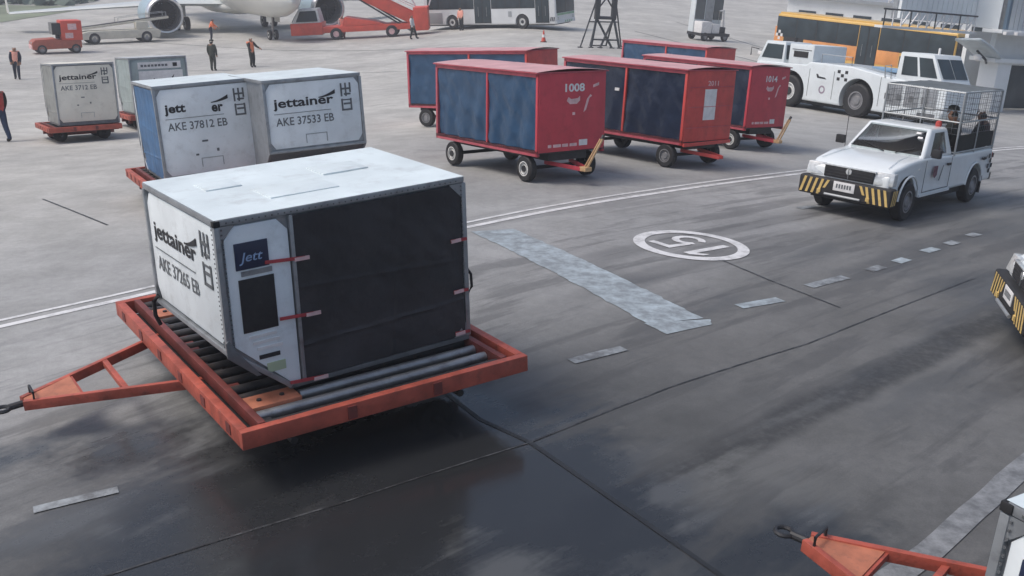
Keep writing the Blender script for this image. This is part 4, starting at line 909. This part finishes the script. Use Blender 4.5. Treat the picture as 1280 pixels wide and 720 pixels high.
# ------------------------------------------------------------------ buses
def bus(name, label, x, y, yaw, L, W, H, wall, roofm, cfg):
    t = thing(name, label, 'bus', x, y, yaw, mid=(-L / 2, W / 2))
    body = MB().box(-L, 0, 0, W, .28, H).build('body', wall, t, bevel=.12, seg=3)
    cut(body, [MB().cyl((cx, -.3, .46), (cx, W + .3, .46), .60, n=28).build('c', None) for cx in cfg['wheels']])
    MB().box(-L + .3, -.3, .2, W - .2, .2, .35).build('underbody', BLACK, t)
    for cx in cfg['wheels']:
        MB().box(cx - .7, cx + .7, .34, W - .34, .28, 1.1).build('wheel_well', BLACK, t)
        for yy, sg in ((.15, -1), (W - .15, 1)): wheel(t, (cx, yy, .48), .48, .28, RIMW, side=sg, n=22, rr=.55)
        MB().cyl((cx, .3, .48), (cx, W - .3, .48), .07, n=8).build('axle', DARK, t)
    MB().box(-L + .1, -.1, .1, W - .1, H - .01, H + .10).build('roof', roofm, t, bevel=.05)
    for (a, b, z0, z1, m, nm) in cfg['panels']:
        MB().box(a, b, -.012, .05, z0, z1).build(nm, m, t, bevel=.006)
    for (a, b, z0, z1, n) in cfg['glass']:
        MB().box(a, b, -.010, .04, z0, z1).build('window_band', BLACK, t)
        for k in range(n):
            w_ = (b - a) / n; MB().box(a + w_ * k + .03, a + w_ * (k + 1) - .03, -.018, -.008, z0 + .05, z1 - .05).build('window', GLASSB, t, bevel=.004)
        MB().box(a, b, W - .04, W + .01, z0, z1).build('window_band', GLASS, t)
    for (a, b, z0, z1) in cfg['doors']:
        MB().box(a, b, -.022, .02, z0, z1).build('door_frame', BLACK, t)
        for k in (0, 1):
            w_ = (b - a) / 2; d = MB().box(a + w_ * k + .04, a + w_ * (k + 1) - .04, -.034, -.02, z0 + .06, z1 - .06).build('door', GLASSB, t, bevel=.004)
            MB().box(a + w_ * k + w_ / 2 - .012, a + w_ * k + w_ / 2 + .012, -.05, -.036, z0 + .5, z0 + 1.2).build('handle', STEEL, d)
    # front
    MB().box(-.04, .02, .12, W - .12, 1.05, H - .22).build('windscreen', GLASSB, t, bevel=.01)
    MB().box(.018, .03, W / 2 - .03, W / 2 + .03, 1.05, H - .22).build('screen_pillar', BLACK, t)
    for yy in (.22, W - .42): MB().box(-.02, .03, yy, yy + .2, .58, .78).build('headlamp', CHROME, t, bevel=.01)
    MB().box(-.02, .045, .05, W - .05, .30, .52).build('bumper', wall, t, bevel=.03)
    for yy, sg in ((-.05, -1), (W + .05, 1)): 
        MB().tube([(-.05, yy, H - .3), (.28, yy + .12 * sg, H - .28), (.3, yy + .12 * sg, H - .45)], .025, 6).build('mirror_arm', BLACK, t)
        MB().box(.22, .36, yy + .02 * sg, yy + .24 * sg, H - .85, H - .45).build('mirror', BLACK, t, bevel=.03)
    return t
yb = bus('apron_bus', 'yellow-orange passenger bus with black windows behind the white tractor', 24.5, 61.6, -.82, 11.9, 2.67, 2.85, BUSY, BUSY, dict(
    wheels=(-8.5, -2.6), panels=((-11.95, -11.3, .5, 2.05, BUSO, 'rear_corner_panel'), (-9.75, -6.05, .55, 1.42, BUSO, 'side_panel'), (-4.75, -3.3, .55, 1.38, BUSO, 'side_panel'), (-11.25, -9.8, .55, 1.42, BLACK, 'engine_panel'), (-3.25, -.1, .55, 1.2, mat('bus_dark_red', (.06, .03, .03), .4), 'side_panel')),
    glass=((-11.85, -6.1, 1.42, 2.68, 4), (-4.7, -.08, 1.38, 2.68, 3)), doors=((-6.05, -4.75, .4, 2.68),)))
plate2((-9.0, -.016, .62), (1, 0, 0), (0, 0, 1), [(1.2, .62), (2.1, .66), (2.2, .35), (1.3, .2)], .003).build('pale_patch', mat('bus_pale', (.6, .45, .3), .5), yb)
for i in range(3):
    for j in range(3):
        if (i + j) % 2: plate2((-11.85 + .17 * i, -.016, 1.25 + .2 * j), (1, 0, 0), (0, 0, 1), [(0, 0), (.16, 0), (.16, .18), (0, .18)], .003).build('chequer_decal', PAPER, yb)
for k in range(5): plate2((.047, .35 + .42 * k, .34), (0, 1, 0), (0, 0, 1), [(0, 0), (.2, 0), (.32, .16), (.12, .16)], .004).build('hazard_stripe', INK, yb)
wbz = bus('apron_bus', 'white passenger bus at the top middle of the picture', 2.9, 80.3, -.5686, 12.0, 2.8, 3.0, mat('bus_white', (.66, .68, .69), .35, var=.05, scale=1, dirt=.1), PLANEG, dict(
    wheels=(-9.3, -2.9), panels=((-11.5, -10.2, .4, 1.2, PLANEG, 'engine_panel'),), glass=((-11.6, -7.2, 1.45, 2.7, 4), (-5.6, -1.75, 1.45, 2.7, 3)), doors=((-7.15, -5.65, .4, 2.7), (-1.7, -.55, .4, 2.7))))
MB().box(.02, .05, .2, 2.6, .88, 1.02).build('trim_band', mat('bus_green', (.25, .42, .27), .4), wbz)
for k in range(4): plate2((.047, 1.2 + .3 * k, .34), (0, 1, 0), (0, 0, 1), [(0, 0), (.16, 0), (.2, .14), (.04, .14)], .004).build('hazard_stripe', mat('bus_green', (.25, .42, .27), .4), wbz)
for k in range(3): plate2((-.5 + .14 * k, -.014, .5 + .0 * k), (1, 0, 0), (0, 0, 1), [(0, 0), (.08, 0), (.16, .3), (.08, .3)], .003).build('hazard_stripe', INK, wbz)
plate2((-4.1, -.014, .85), (1, 0, 0), (0, 0, 1), [(0, 0), (.3, 0), (.3, .4), (0, .4)], .003).build('side_emblem', PLANEG, wbz)

# ------------------------------------------------------------------ airliner on its stand
def airliner():
    t = thing('airliner', 'white twin-engine airliner parked at the top left', 'aircraft', -18.7, 84.6, -1.04, mid=(-4, 0))
    CZ = 3.72; RF = 1.98
    prof = [(4.95, .02, 3.0), (4.7, .45, 3.08), (4.2, .85, 3.2), (3.4, 1.25, 3.35), (2.4, 1.6, 3.5), (1.0, 1.87, 3.66), (-1.0, RF, CZ), (-20, RF, CZ), (-23, 1.85, 3.85), (-27, 1.25, 4.35), (-31, .5, 4.95), (-32.4, .12, 5.2)]
    m = MB(); n = 40; vs = []
    for x, r, z in prof: vs += [(x, r * math.cos(2 * math.pi * k / n), z + r * 1.03 * math.sin(2 * math.pi * k / n)) for k in range(n)]
    m.add(vs, [(i * n + k, i * n + (k + 1) % n, (i + 1) * n + (k + 1) % n, (i + 1) * n + k) for i in range(len(prof) - 1) for k in range(n)])
    fz = m.build('fuselage', PLANE, t, smooth=True)
    bf = [(-5.2, .1), (-6.5, .9), (-8, 1.5), (-12, 1.7), (-15, 1.4), (-17, .3)]; m = MB(); vs = []
    for x, r in bf: vs += [(x, 1.2 * r * math.cos(2 * math.pi * k / 24), 2.1 + .42 * r * math.sin(2 * math.pi * k / 24)) for k in range(24)]
    m.add(vs, [(i * 24 + k, i * 24 + (k + 1) % 24, (i + 1) * 24 + (k + 1) % 24, (i + 1) * 24 + k) for i in range(5) for k in range(24)])
    m.build('belly_fairing', PLANE, t, smooth=True)
    for sy in (-1, 1):
        for k in range(26): MB().lathe([(.001, .02), (.12, .018), (.13, 0)], (-.5 - .72 * k, sy * (RF - .05), CZ + .62), (0, sy, .3), 10).build('cabin_window', GLASS, fz)
        # cockpit panes
        for a, b in ((0, 1), (1, 2), (2, 3)):
            A = [(3.95, .02), (3.75, .55), (3.2, 1.0), (2.6, 1.32)]; (xa, ya), (xb, yb_) = A[a], A[b]
            MB().hexa([(xa + .05, sy * ya, 3.75), (xb + .05, sy * yb_ * .98, 3.75), (xb - .1, sy * yb_ * .9, 3.75), (xa - .1, sy * ya * .9, 3.75), (xa - .55, sy * ya * .86, 4.35), (xb - .5, sy * yb_ * .9, 4.3), (xb - .7, sy * yb_ * .8, 4.3), (xa - .7, sy * ya * .8, 4.35)]).build('cockpit_pane', GLASS, fz)
        # wing: slightly drooping as it recedes; built from airfoil stations (x lead, chord, y, z)
        st = [(-7.6, 6.3, 1.2, 2.35), (-9.3, 4.6, 5.2, 2.42), (-11.6, 3.4, 10, 2.15), (-14.8, 1.7, 16.8, 1.75)]; af = [(0, 0), (.06, .045), (.25, .075), (.6, .05), (1, .004), (1, -.004), (.6, -.025), (.25, -.045), (.06, -.03)]
        m = MB(); k = len(af); vs = [(xl - c * u, sy * y, z + c * w) for xl, c, y, z in st for u, w in af]
        m.add(vs, [(i * k + j, i * k + (j + 1) % k, (i + 1) * k + (j + 1) % k, (i + 1) * k + j) for i in range(len(st) - 1) for j in range(k)] + [tuple(range(k)), tuple(range(3 * k, 4 * k))])
        wg = m.build('wing', mat('wing_pale', (.60, .64, .64), .35, .1, .05, .5), t, smooth=True)
        for y in (4.2, 8.2, 12): MB().lathe([(.02, 0), (.16, .5), (.2, 1.4), (.1, 2.4), (.01, 2.9)], (-12.3 - .18 * y, sy * y, 2.3 - .045 * max(0, y - 4)), (-1, 0, 0), 10).build('flap_fairing', PLANEG, wg, smooth=True)
        MB().prism([(-15.2, 1.75), (-16.6, 1.75), (-17.1, 3.6), (-16.5, 3.6)], 'y', sy * 16.8 - .03, sy * 16.8 + .03).build('winglet', PLANE, wg)
        # engine
        ES = 1.3; ec = Vector((-5.4, sy * 6.7, 1.78))
        na = MB().lathe([(a * ES, b * ES) for a, b in [(1.02, -.02), (1.12, -.25), (1.17, -.8), (1.16, -1.8), (1.02, -2.9), (.86, -3.5)]], ec, (1, 0, 0), 36).build('engine_nacelle', NACELLE, t, smooth=True)
        MB().lathe([(a * ES, b * ES) for a, b in [(.82, -.25), (.86, -.06), (.93, .04), (1.02, .05), (1.10, -.05), (1.135, -.28)]], ec, (1, 0, 0), 36).build('engine_lip', LIP, na, smooth=True)
        MB().lathe([(a * ES, b * ES) for a, b in [(.86, -.1), (.83, -.5), (.84, -1.2)]], ec, (1, 0, 0), 36).build('inlet_duct', mat('duct_grey', (.12, .125, .13), .45), na, smooth=True)
        fan = MB()
        for q in range(24):
            a = 2 * math.pi * q / 24; rad = lambda r, d, x: tuple(ec + ES * Vector((x, r * math.cos(a + d), r * math.sin(a + d))))
            fan.add([rad(.24, -.10, -.85), rad(.24, .12, -.95), rad(.82, .17, -1.05), rad(.82, .0, -.85)], [(0, 1, 2, 3)])
        fan.build('fan_blades', FAN, na, fix=False)
        MB().lathe([(a * ES, b * ES) for a, b in [(.84, -1.1), (.001, -1.1)]], ec, (1, 0, 0), 24).build('fan_back', BLACK, na)
        MB().lathe([(a * ES, b * ES) for a, b in [(.26, -.9), (.2, -.72), (.001, -.5)]], ec, (1, 0, 0), 18).build('spinner', FAN, na, smooth=True)
        MB().lathe([(a * ES, b * ES) for a, b in [(.78, -3.3), (.55, -4.3), (.3, -4.9)]], ec, (1, 0, 0), 20).build('exhaust_cone', ALUD, na, smooth=True)
        MB().prism([(-6.6, 2.6), (-8.4, 2.95), (-12.4, 2.6), (-10.5, 2.2), (-9, 2.1)], 'y', sy * 6.7 - .16, sy * 6.7 + .16).build('pylon', NACELLE, t, bevel=.05)
        # main gear
        lg = MB().cyl((-12.6, sy * 3.8, .5), (-12.4, sy * 3.6, 2.4), .14, n=10).build('main_gear_leg', STEEL, t)
        for dy in (-.42, .42): wheel(lg, (-12.6, sy * 3.8 + dy, .57), .57, .4, RIMW, side=0, n=20)
        MB().box(-13.3, -11.9, sy * 3.6 - .04, sy * 3.6 + .04, 1.2, 2.3).build('gear_door', PLANEG, lg)
        m = MB(); st = [(-27.0, 3.6, .6, 4.9), (-30.6, 1.4, 6.2, 5.4)]; vs = [(xl - c * u, sy * y, z + c * w) for xl, c, y, z in st for u, w in af]
        m.add(vs, [(j, (j + 1) % k, k + (j + 1) % k, k + j) for j in range(k)] + [tuple(range(k)), tuple(range(k, 2 * k))]); m.build('tailplane', PLANE, t, smooth=True)
    MB().prism([(-24.5, 5.4), (-30.8, 5.4), (-33.6, 11.6), (-31.4, 11.6)], 'y', -.14, .14).build('tail_fin', PLANE, t, bevel=.04)
    lg = MB().cyl((0, 0, .35), (.1, 0, 2.2), .09, n=10).build('nose_gear_leg', STEEL, t)
    for dy in (-.25, .25): wheel(lg, (0, dy, .38), .38, .22, RIMW, side=0, n=18)
    MB().box(-.3, .9, .3, .34, 1.35, 1.95).build('gear_door', PLANE, lg); MB().box(-.3, .9, -.34, -.3, 1.35, 1.95).build('gear_door', PLANE, lg)
    # open forward door with black interior on the far side
    MB().box(1.2, 2.1, 1.70, 1.86, 3.0, 4.8).build('cabin_door', BLACK, fz, bevel=.05)
airliner()

# ------------------------------------------------------------------ red passenger stairs truck
def stairs_truck():
    t = thing('stairs_truck', 'red passenger stairs truck at the aircraft nose', 'stairs truck', -6.75, 85.4, math.pi + .02, mid=(5, 1))
    MB().box(.0, 9.6, .1, 2.0, .55, 1.0).build('chassis', STAIR, t, bevel=.05)
    cb = MB().hexa([(7.9, 0, .45), (10.3, 0, .45), (10.3, 2.1, .45), (7.9, 2.1, .45), (7.9, 0, 1.35), (10.3, 0, 1.35), (10.3, 2.1, 1.35), (7.9, 2.1, 1.35)]).build('cab_base', STAIR, t, bevel=.06)
    up = MB().hexa([(8.0, .06, 1.33), (10.2, .06, 1.33), (10.2, 2.04, 1.33), (8.0, 2.04, 1.33), (8.2, .2, 2.35), (9.6, .2, 2.35), (9.6, 1.9, 2.35), (8.2, 1.9, 2.35)]).build('cab', CLOTH['white'], t, bevel=.05)
    for yy0, yy1, s in ((.02, .1, 1), (2.0, 2.08, -1)):
        MB().hexa([(8.2, yy0, 1.45), (9.85, yy0, 1.45), (9.85, yy1, 1.45), (8.2, yy1, 1.45), (8.32, yy0 + .12 * s, 2.22), (9.5, yy0 + .12 * s, 2.22), (9.5, yy1 + .12 * s, 2.22), (8.32, yy1 + .12 * s, 2.22)]).build('window', GLASS, up)
    MB().hexa([(10.12, .2, 1.45), (10.2, .2, 1.45), (10.2, 1.9, 1.45), (10.12, 1.9, 1.45), (9.6, .3, 2.25), (9.7, .3, 2.25), (9.7, 1.8, 2.25), (9.6, 1.8, 2.25)]).build('windscreen', GLASS, up)
    for xx in (2.7, 6.9):
        for yy, sg in ((.12, -1), (1.98, 1)): wheel(t, (xx, yy, .45), .45, .28, PAPERP, side=sg, n=20, rr=.5)
        MB().tube([(xx + .55 * math.cos(a), .0, .45 + .58 * math.sin(a)) for a in [R(10 + 160 * k / 8) for k in range(9)]], .03, 6).build('mudguard', PAPERP, t)
    MB().hexa([(3.2, .1, 1.0), (6.4, .1, 1.0), (6.4, 2, 1.0), (3.2, 2, 1.0), (4.0, .1, 1.25), (6.2, .1, 1.65), (6.2, 2, 1.65), (4.0, 2, 1.25)]).build('engine_cover', STAIR, t, bevel=.04)
    for k in range(4): MB().box(4.1 + .5 * k, 4.4 + .5 * k, .085, .098, 1.02, 1.18).build('side_marking', PAPERP, t)
    MB().box(3.6, 7.4, .02, .1, .62, .72).build('side_step', PAPERP, t)
    # flight of steps rising to the left
    A, B = Vector((.4, 0, .85)), Vector((8.2, 0, 4.9))
    for yy in (.15, 1.95): MB().hexa([A + Vector((0, yy - .03, -.35)), B + Vector((0, yy - .03, -.35)), B + Vector((0, yy + .03, -.35)), A + Vector((0, yy + .03, -.35)), A + Vector((0, yy - .03, .55)), B + Vector((0, yy - .03, .55)), B + Vector((0, yy + .03, .55)), A + Vector((0, yy + .03, .55))]).build('side_panel', STAIR, t, bevel=.02)
    for k in range(22): 
        p = A.lerp(B, (k + .5) / 22); MB().box(p.x - .15, p.x + .17, .2, 1.9, p.z - .05, p.z).build('step', DARK, t)
    for yy in (.15, 1.95):
        MB().tube([A + Vector((-.2, yy, .9)), B + Vector((0, yy, .95))], .03, 6).build('handrail', PAPERP, t)
        MB().bar(A.lerp(B, .08) + Vector((0, yy, -.9)), A.lerp(B, .62) + Vector((0, yy, -.3)), .08, .12).build('support_arm', DARK, t)
    MB().box(-.1, 1.0, .05, 2.05, .4, 2.1).build('foot_housing', STAIR, t, bevel=.05)
    MB().box(.35, .85, .03, .05, 1.3, 1.75).build('number_sign', PAPER, t)
    text('number_sign_text', '22', t, (.74, .027, 1.38), (-1, 0, 0), (0, 0, 1), CLOTH['red'], .3, .28, .02)
    for a, b in (((-.1, .1, 2.1), (-.6, .1, 3.6)), ((.9, .1, 2.1), (1.6, .1, 3.4))): MB().bar(a, b, .1, .1).build('folding_rail', PAPER, t)
stairs_truck()

# ------------------------------------------------------------------ baggage tug, belt loader, GSE, trestle, cone
def small_vehicles():
    BR = mat('tug_red_brown', (.40, .10, .06), .5, var=.15, scale=3, dirt=.3)
    t = thing('baggage_tug', 'low red baggage tug with tall red cab at far left', 'tug', -31.9, 72.6, .55)
    bd = MB().prism([(-.1, .3), (-.15, .75), (.1, .95), (1.4, 1.0), (1.5, .9), (3.0, .85), (3.0, .35)], 'y', 0, 1.5).build('body', BR, t, bevel=.05)
    for xx in (.45, 2.6):
        for yy, sg in ((.1, -1), (1.4, 1)): wheel(t, (xx, yy, .32), .32, .22, RIM, side=sg, n=18)
    MB().box(-.18, -.1, .15, 1.35, .34, .6).build('bumper', PAPERP, t, bevel=.02)
    for yy in (.2, 1.1): MB().box(-.165, -.12, yy, yy + .2, .66, .82).build('headlamp', CHROME, t)
    cb = MB().box(1.75, 3.1, .05, 1.45, .85, 2.15).build('cab', STAIR, t, bevel=.06)
    MB().box(1.2, 1.76, .1, 1.4, 1.25, 2.0).build('windscreen_frame', GLASS, t)
    MB().box(2.2, 2.75, .035, .055, 1.55, 1.95).build('side_window', PAPERP, cb); MB().box(2.0, 2.5, .035, .052, 1.0, 1.35).build('seat_panel', PAPERP, cb)
    MB().box(1.5, 1.72, .5, .98, .95, 1.25).build('seat', BLACK, t, bevel=.04)
    # belt loader
    CR = mat('loader_cream', (.62, .59, .50), .5, var=.1, scale=2, dirt=.3)
    t = thing('belt_loader', 'cream belt loader parked beside the red tug', 'belt loader', -31.2, 80.0, .62, mid=(2.4, .8))
    MB().prism([(-.4, .35), (-.5, .8), (.2, .95), (5.2, .95), (5.4, .8), (5.3, .35)], 'y', 0, 1.7).build('chassis', CR, t, bevel=.06)
    for xx in (.5, 4.3):
        for yy, sg in ((.1, -1), (1.6, 1)): wheel(t, (xx, yy, .42), .42, .24, RIM, side=sg, n=18)
    a, b = Vector((-.8, .85, 1.05)), Vector((6.2, .85, 1.75))
    bm_ = MB().bar(a, b, .8, .16).build('conveyor_frame', CR, t, bevel=.02)
    MB().bar(a + Vector((.1, 0, .1)), b + Vector((-.1, 0, .1)), .6, .03).build('conveyor_belt', BLACK, bm_)
    for yy in (.42, 1.28): MB().tube([(2.4, yy, 1.45), (2.4, yy, 1.8), (6, yy, 2.15), (6, yy, 1.8)], .025, 6).build('guard_rail', TUBE, bm_)
    MB().box(3.6, 4.5, .1, .6, .95, 1.5).build('operator_seat', CR, t, bevel=.05)
    # service unit with two dark upright panels
    t = thing('service_unit', 'white ground service unit with two dark upright panels beside railing', 'service unit', 13.2, 79.0, .55)
    MB().box(0, 2.7, 0, 1.6, .35, .55).build('chassis', DARK, t)
    for xx in (.4, 2.3):
        for yy, sg in ((.1, -1), (1.5, 1)): wheel(t, (xx, yy, .3), .3, .18, RIM, side=sg, n=14)
    MB().box(.0, .95, .05, .9, .55, 1.35).build('pump_box', PAPER, t, bevel=.03); MB().box(1.05, 1.75, .1, .9, .55, 1.2).build('pump_box', PAPER, t, bevel=.03)
    MB().box(0, 2.6, 1.0, 1.55, .55, 4.6).build('cabinet', VWHITE2, t, bevel=.04)
    for xx in (.05, 1.75): MB().box(xx, xx + .85, .96, 1.0, 1.45, 4.0).build('dark_panel', mat('panel_slate', (.10, .115, .12), .4), t, bevel=.01)
    MB().box(1.0, 1.7, .96, 1.0, 1.3, 4.4).build('pale_panel', ALU, t)
    MB().tube([(1.9, .5, .55), (1.9, .5, 2.1), (2.3, .5, 2.2), (2.5, .5, .6)], .07, 8).build('hose', PAPER, t, smooth=True)
    MB().box(1.8, 2.4, .2, .8, .55, 1.0).build('motor', DARK, t, bevel=.04)
    # trestle of black tubes
    t = thing('steel_trestle', 'tall black tubular steel trestle beyond the baggage carts', 'trestle', 5.4, 68.6, .3)
    tw = MB()
    for xx in (-.55, .55): tw.bar((xx, 0, 1.7), (xx, 0, 4.7), .28, .28)
    tw.build('column', RAIL, t)
    for a, b, r in (((-.55, 0, 3.2), (-1.7, -.5, 0), .05), ((.55, 0, 3.2), (1.6, .9, .0), .05), ((-.55, 0, 1.9), (-.95, -.4, 0), .08), ((.55, 0, 1.9), (.95, -.4, 0), .08), ((-.55, 0, 1.75), (.45, -.4, 0), .07), ((.55, 0, 1.75), (-.35, -.4, 0), .07), ((-.55, 0, 1.8), (.55, 0, 1.8), .1), ((-.6, 0, 3.8), (.6, 0, 2.2), .05), ((.6, 0, 3.8), (-.6, 0, 2.2), .05), ((-1.1, -.25, 1.55), (1.1, .4, 1.55), .04), ((-.9, -.35, .5), (.9, -.35, .5), .05), ((-.55, 0, 1.8), (-.5, .9, 0), .06), ((.55, 0, 1.8), (.6, 1.0, 0), .06), ((-.5, .9, .02), (.6, 1.0, .02), .05)):
        MB().cyl(a, b, r, n=8).build('strut', RAIL, t, smooth=True)
    for p in ((-1.7, -.5), (1.6, .9), (-.95, -.4), (.95, -.4), (.45, -.4), (-.35, -.4)): MB().cyl((*p, 0), (*p, .05), .16, n=10).build('foot', RAIL, t)
    # cone
    t = thing('traffic_cone', 'small red traffic cone in front of the white bus', 'cone', 1.75, 70.9, 0)
    MB().box(-.2, .2, -.2, .2, 0, .04).build('base', BLACK, t); MB().lathe([(.15, .04), (.03, .75), (.001, .76)], (0, 0, 0), (0, 0, 1), 14).build('cone_body', STAIR, t, smooth=True)
    MB().lathe([(.112, .3), (.082, .48)], (0, 0, 0), (0, 0, 1), 14).build('reflective_band', PAPER, t)
small_vehicles()

# ------------------------------------------------------------------ terminal wing at the right edge
def building():
    t = thing('terminal_building', 'white and grey terminal wing with pillars at the right edge', 'building', 20.7, 47.2, .58)
    # local x runs along the front, y into the building
    for px in (0, 5.2, 10.4):
        MB().box(px, px + 1.0, 0, .9, -.3, 2.12).build('pillar', WALL, t, bevel=.03)
    MB().box(1.05, 14, 2.4, 2.6, -.6, 3.3).build('back_wall', WALL, t)
    MB().box(-.55, 14, -.15, 1.1, 2.12, 2.3).build('ledge', WALL, t, bevel=.02)
    MB().box(-.3, 14, .15, .4, 2.3, 3.35).build('panel_wall', WALLG, t)
    MB().box(-.9, 14, -.45, .5, 3.35, 3.5).build('ledge', WALL, t, bevel=.02)
    for k in range(18): MB().box(-.85 + .8 * k, -.3 + .8 * k, -.62, -.45, 3.3, 3.44).build('gutter_bracket', PAPER, t, bevel=.02)
    for k in range(40): MB().box(.28 + .34 * k, .28 + .34 * k + .30, .05, .2, 3.5, 8.5).build('cladding_panel', WALLG, t)
    MB().box(.1, 14, .2, .4, 3.5, 8.5).build('cladding_back', ALUD, t)
    for k in range(15): MB().box(-5.05 + .34 * k, -5.05 + .34 * k + .31, 1.6, 1.75, 3.62, 8.5).build('cladding_panel', mat('cladding_pale', (.78, .82, .83), .5, var=.04, scale=1), t)
    MB().box(-5.1, .08, 1.75, 2.0, 3.6, 8.5).build('cladding_back', ALU, t)
    MB().box(.09, .24, .42, 1.7, 3.51, 8.5).build('return_wall', mat('cladding_pale', (.78, .82, .83), .5), t); MB().box(.08, .26, .06, .2, 3.51, 8.5).build('corner_trim', mat('corner_blue', (.12, .18, .24), .4), t)
    MB().box(-.85, -.5, 1.6, 1.8, .9, 1.35).build('meter_box', ALU, t); MB().box(-.7, -.5, 1.65, 1.77, .1, .9).build('meter_pipe', DARK, t)
    MB().box(1.8, 4.2, .5, .6, .1, 2.0).build('glass_door', GLASSB, t)
    # railed terrace edge above the bus
    MB().box(-6.6, -.35, 1.15, 1.55, 3.2, 3.3).build('terrace_slab', WALL, t)
    MB().cyl((-6.6, 1.2, 3.95), (-.35, 1.2, 3.95), .035, n=8).build('rail', RAIL, t)
    for k in range(12):
        xx = -6.5 + .55 * k; MB().bar((xx, 1.2, 3.3), (xx, 1.2, 3.95), .04).build('rail_post', RAIL if k % 3 == 0 else PAPER, t)
        if k < 11 and k > 1: MB().bar((xx + .05, 1.22, 3.36), (xx + .5, 1.22, 3.9), .05).build('rail_brace', PAPER, t)
    # curved pale awning
    aw = MB(); aw.grid(lambda u, v: (-.35 - 1.7 * (1 - u), -.3 + 1.2 * v, 2.35 + .75 * (1 - u) ** .7 - .1 * v), 12, 4)
    o = aw.build('awning', mat('awning_grey_blue', (.50, .56, .59), .45), t, smooth=True, fix=False); sm = o.modifiers.new('s', 'SOLIDIFY'); sm.thickness = .1
    MB().tube([(-1.4, .2, 2.55), (-.7, .2, 2.2), (-.3, .4, 2.05)], .05, 8).build('awning_arm', RAIL, t)
    MB().lathe([(.001, .0), (.16, .08), (.18, .22), (.08, .3)], (-1.45, .1, 2.12), (0, 0, 1), 14).build('floodlight', PAPER, t, smooth=True)
building()
def far_wall():
    t = thing('low_terminal_block', 'low white terminal block with railed terrace behind yellow bus', 'building', 24.0, 82.0, -.62)
    MB().box(-6, 22, 4, 12, 0, 3.3).build('wall', WALL, t)
    MB().box(-6.2, 22, 3.6, 12, 3.3, 3.55).build('roof_slab', PLANEG, t)
    for k in range(12): MB().box(-5 + 2.2 * k, -3.6 + 2.2 * k, 3.95, 4.02, 1.0, 2.4).build('window', GLASSB, t)
    for z in (4.6, 4.1): MB().cyl((2, 3.7, z), (22, 3.7, z), .06, n=8).build('rail', RAIL, t)
    for k in range(21): MB().bar((2 + k, 3.7, 3.55), (2 + k, 3.7, 4.6), .07).build('rail_post', RAIL if k % 2 else PAPER, t)
    for k in range(10): MB().bar((2 + 2 * k, 3.75, 3.6), (3 + 2 * k, 3.75, 4.55), .09).build('brace', PAPER, t)
far_wall()
t = thing('guard_rail', 'pale low guard rail leading to the white tractor', 'guard rail', 14.5, 66, -1.12)
MB().bar((0, 0, .55), (13, 0, .55), .08, .2).build('rail', PAPER, t, bevel=.02)
for k in range(7): MB().bar((.3 + 2 * k, .05, 0), (.3 + 2 * k, .05, .6), .1).build('post', ALUD, t)

# ------------------------------------------------------------------ thin haze over the apron
hz = MB().box(-480, 480, -55, 690, -16, 16).build('haze', None)
hmat = bpy.data.materials.new('haze_air'); hmat.use_nodes = True; hn = hmat.node_tree; hn.nodes.remove(hn.nodes['Principled BSDF'])
pv = hn.nodes.new('ShaderNodeVolumePrincipled'); pv.inputs['Color'].default_value = (.93, .95, 1, 1); pv.inputs['Density'].default_value = .0016
hn.links.new(pv.outputs[0], hn.nodes['Material Output'].inputs['Volume']); hz.data.materials.append(hmat)
tag(hz, 'thin pale haze in the air over the whole apron', 'haze', kind='stuff')
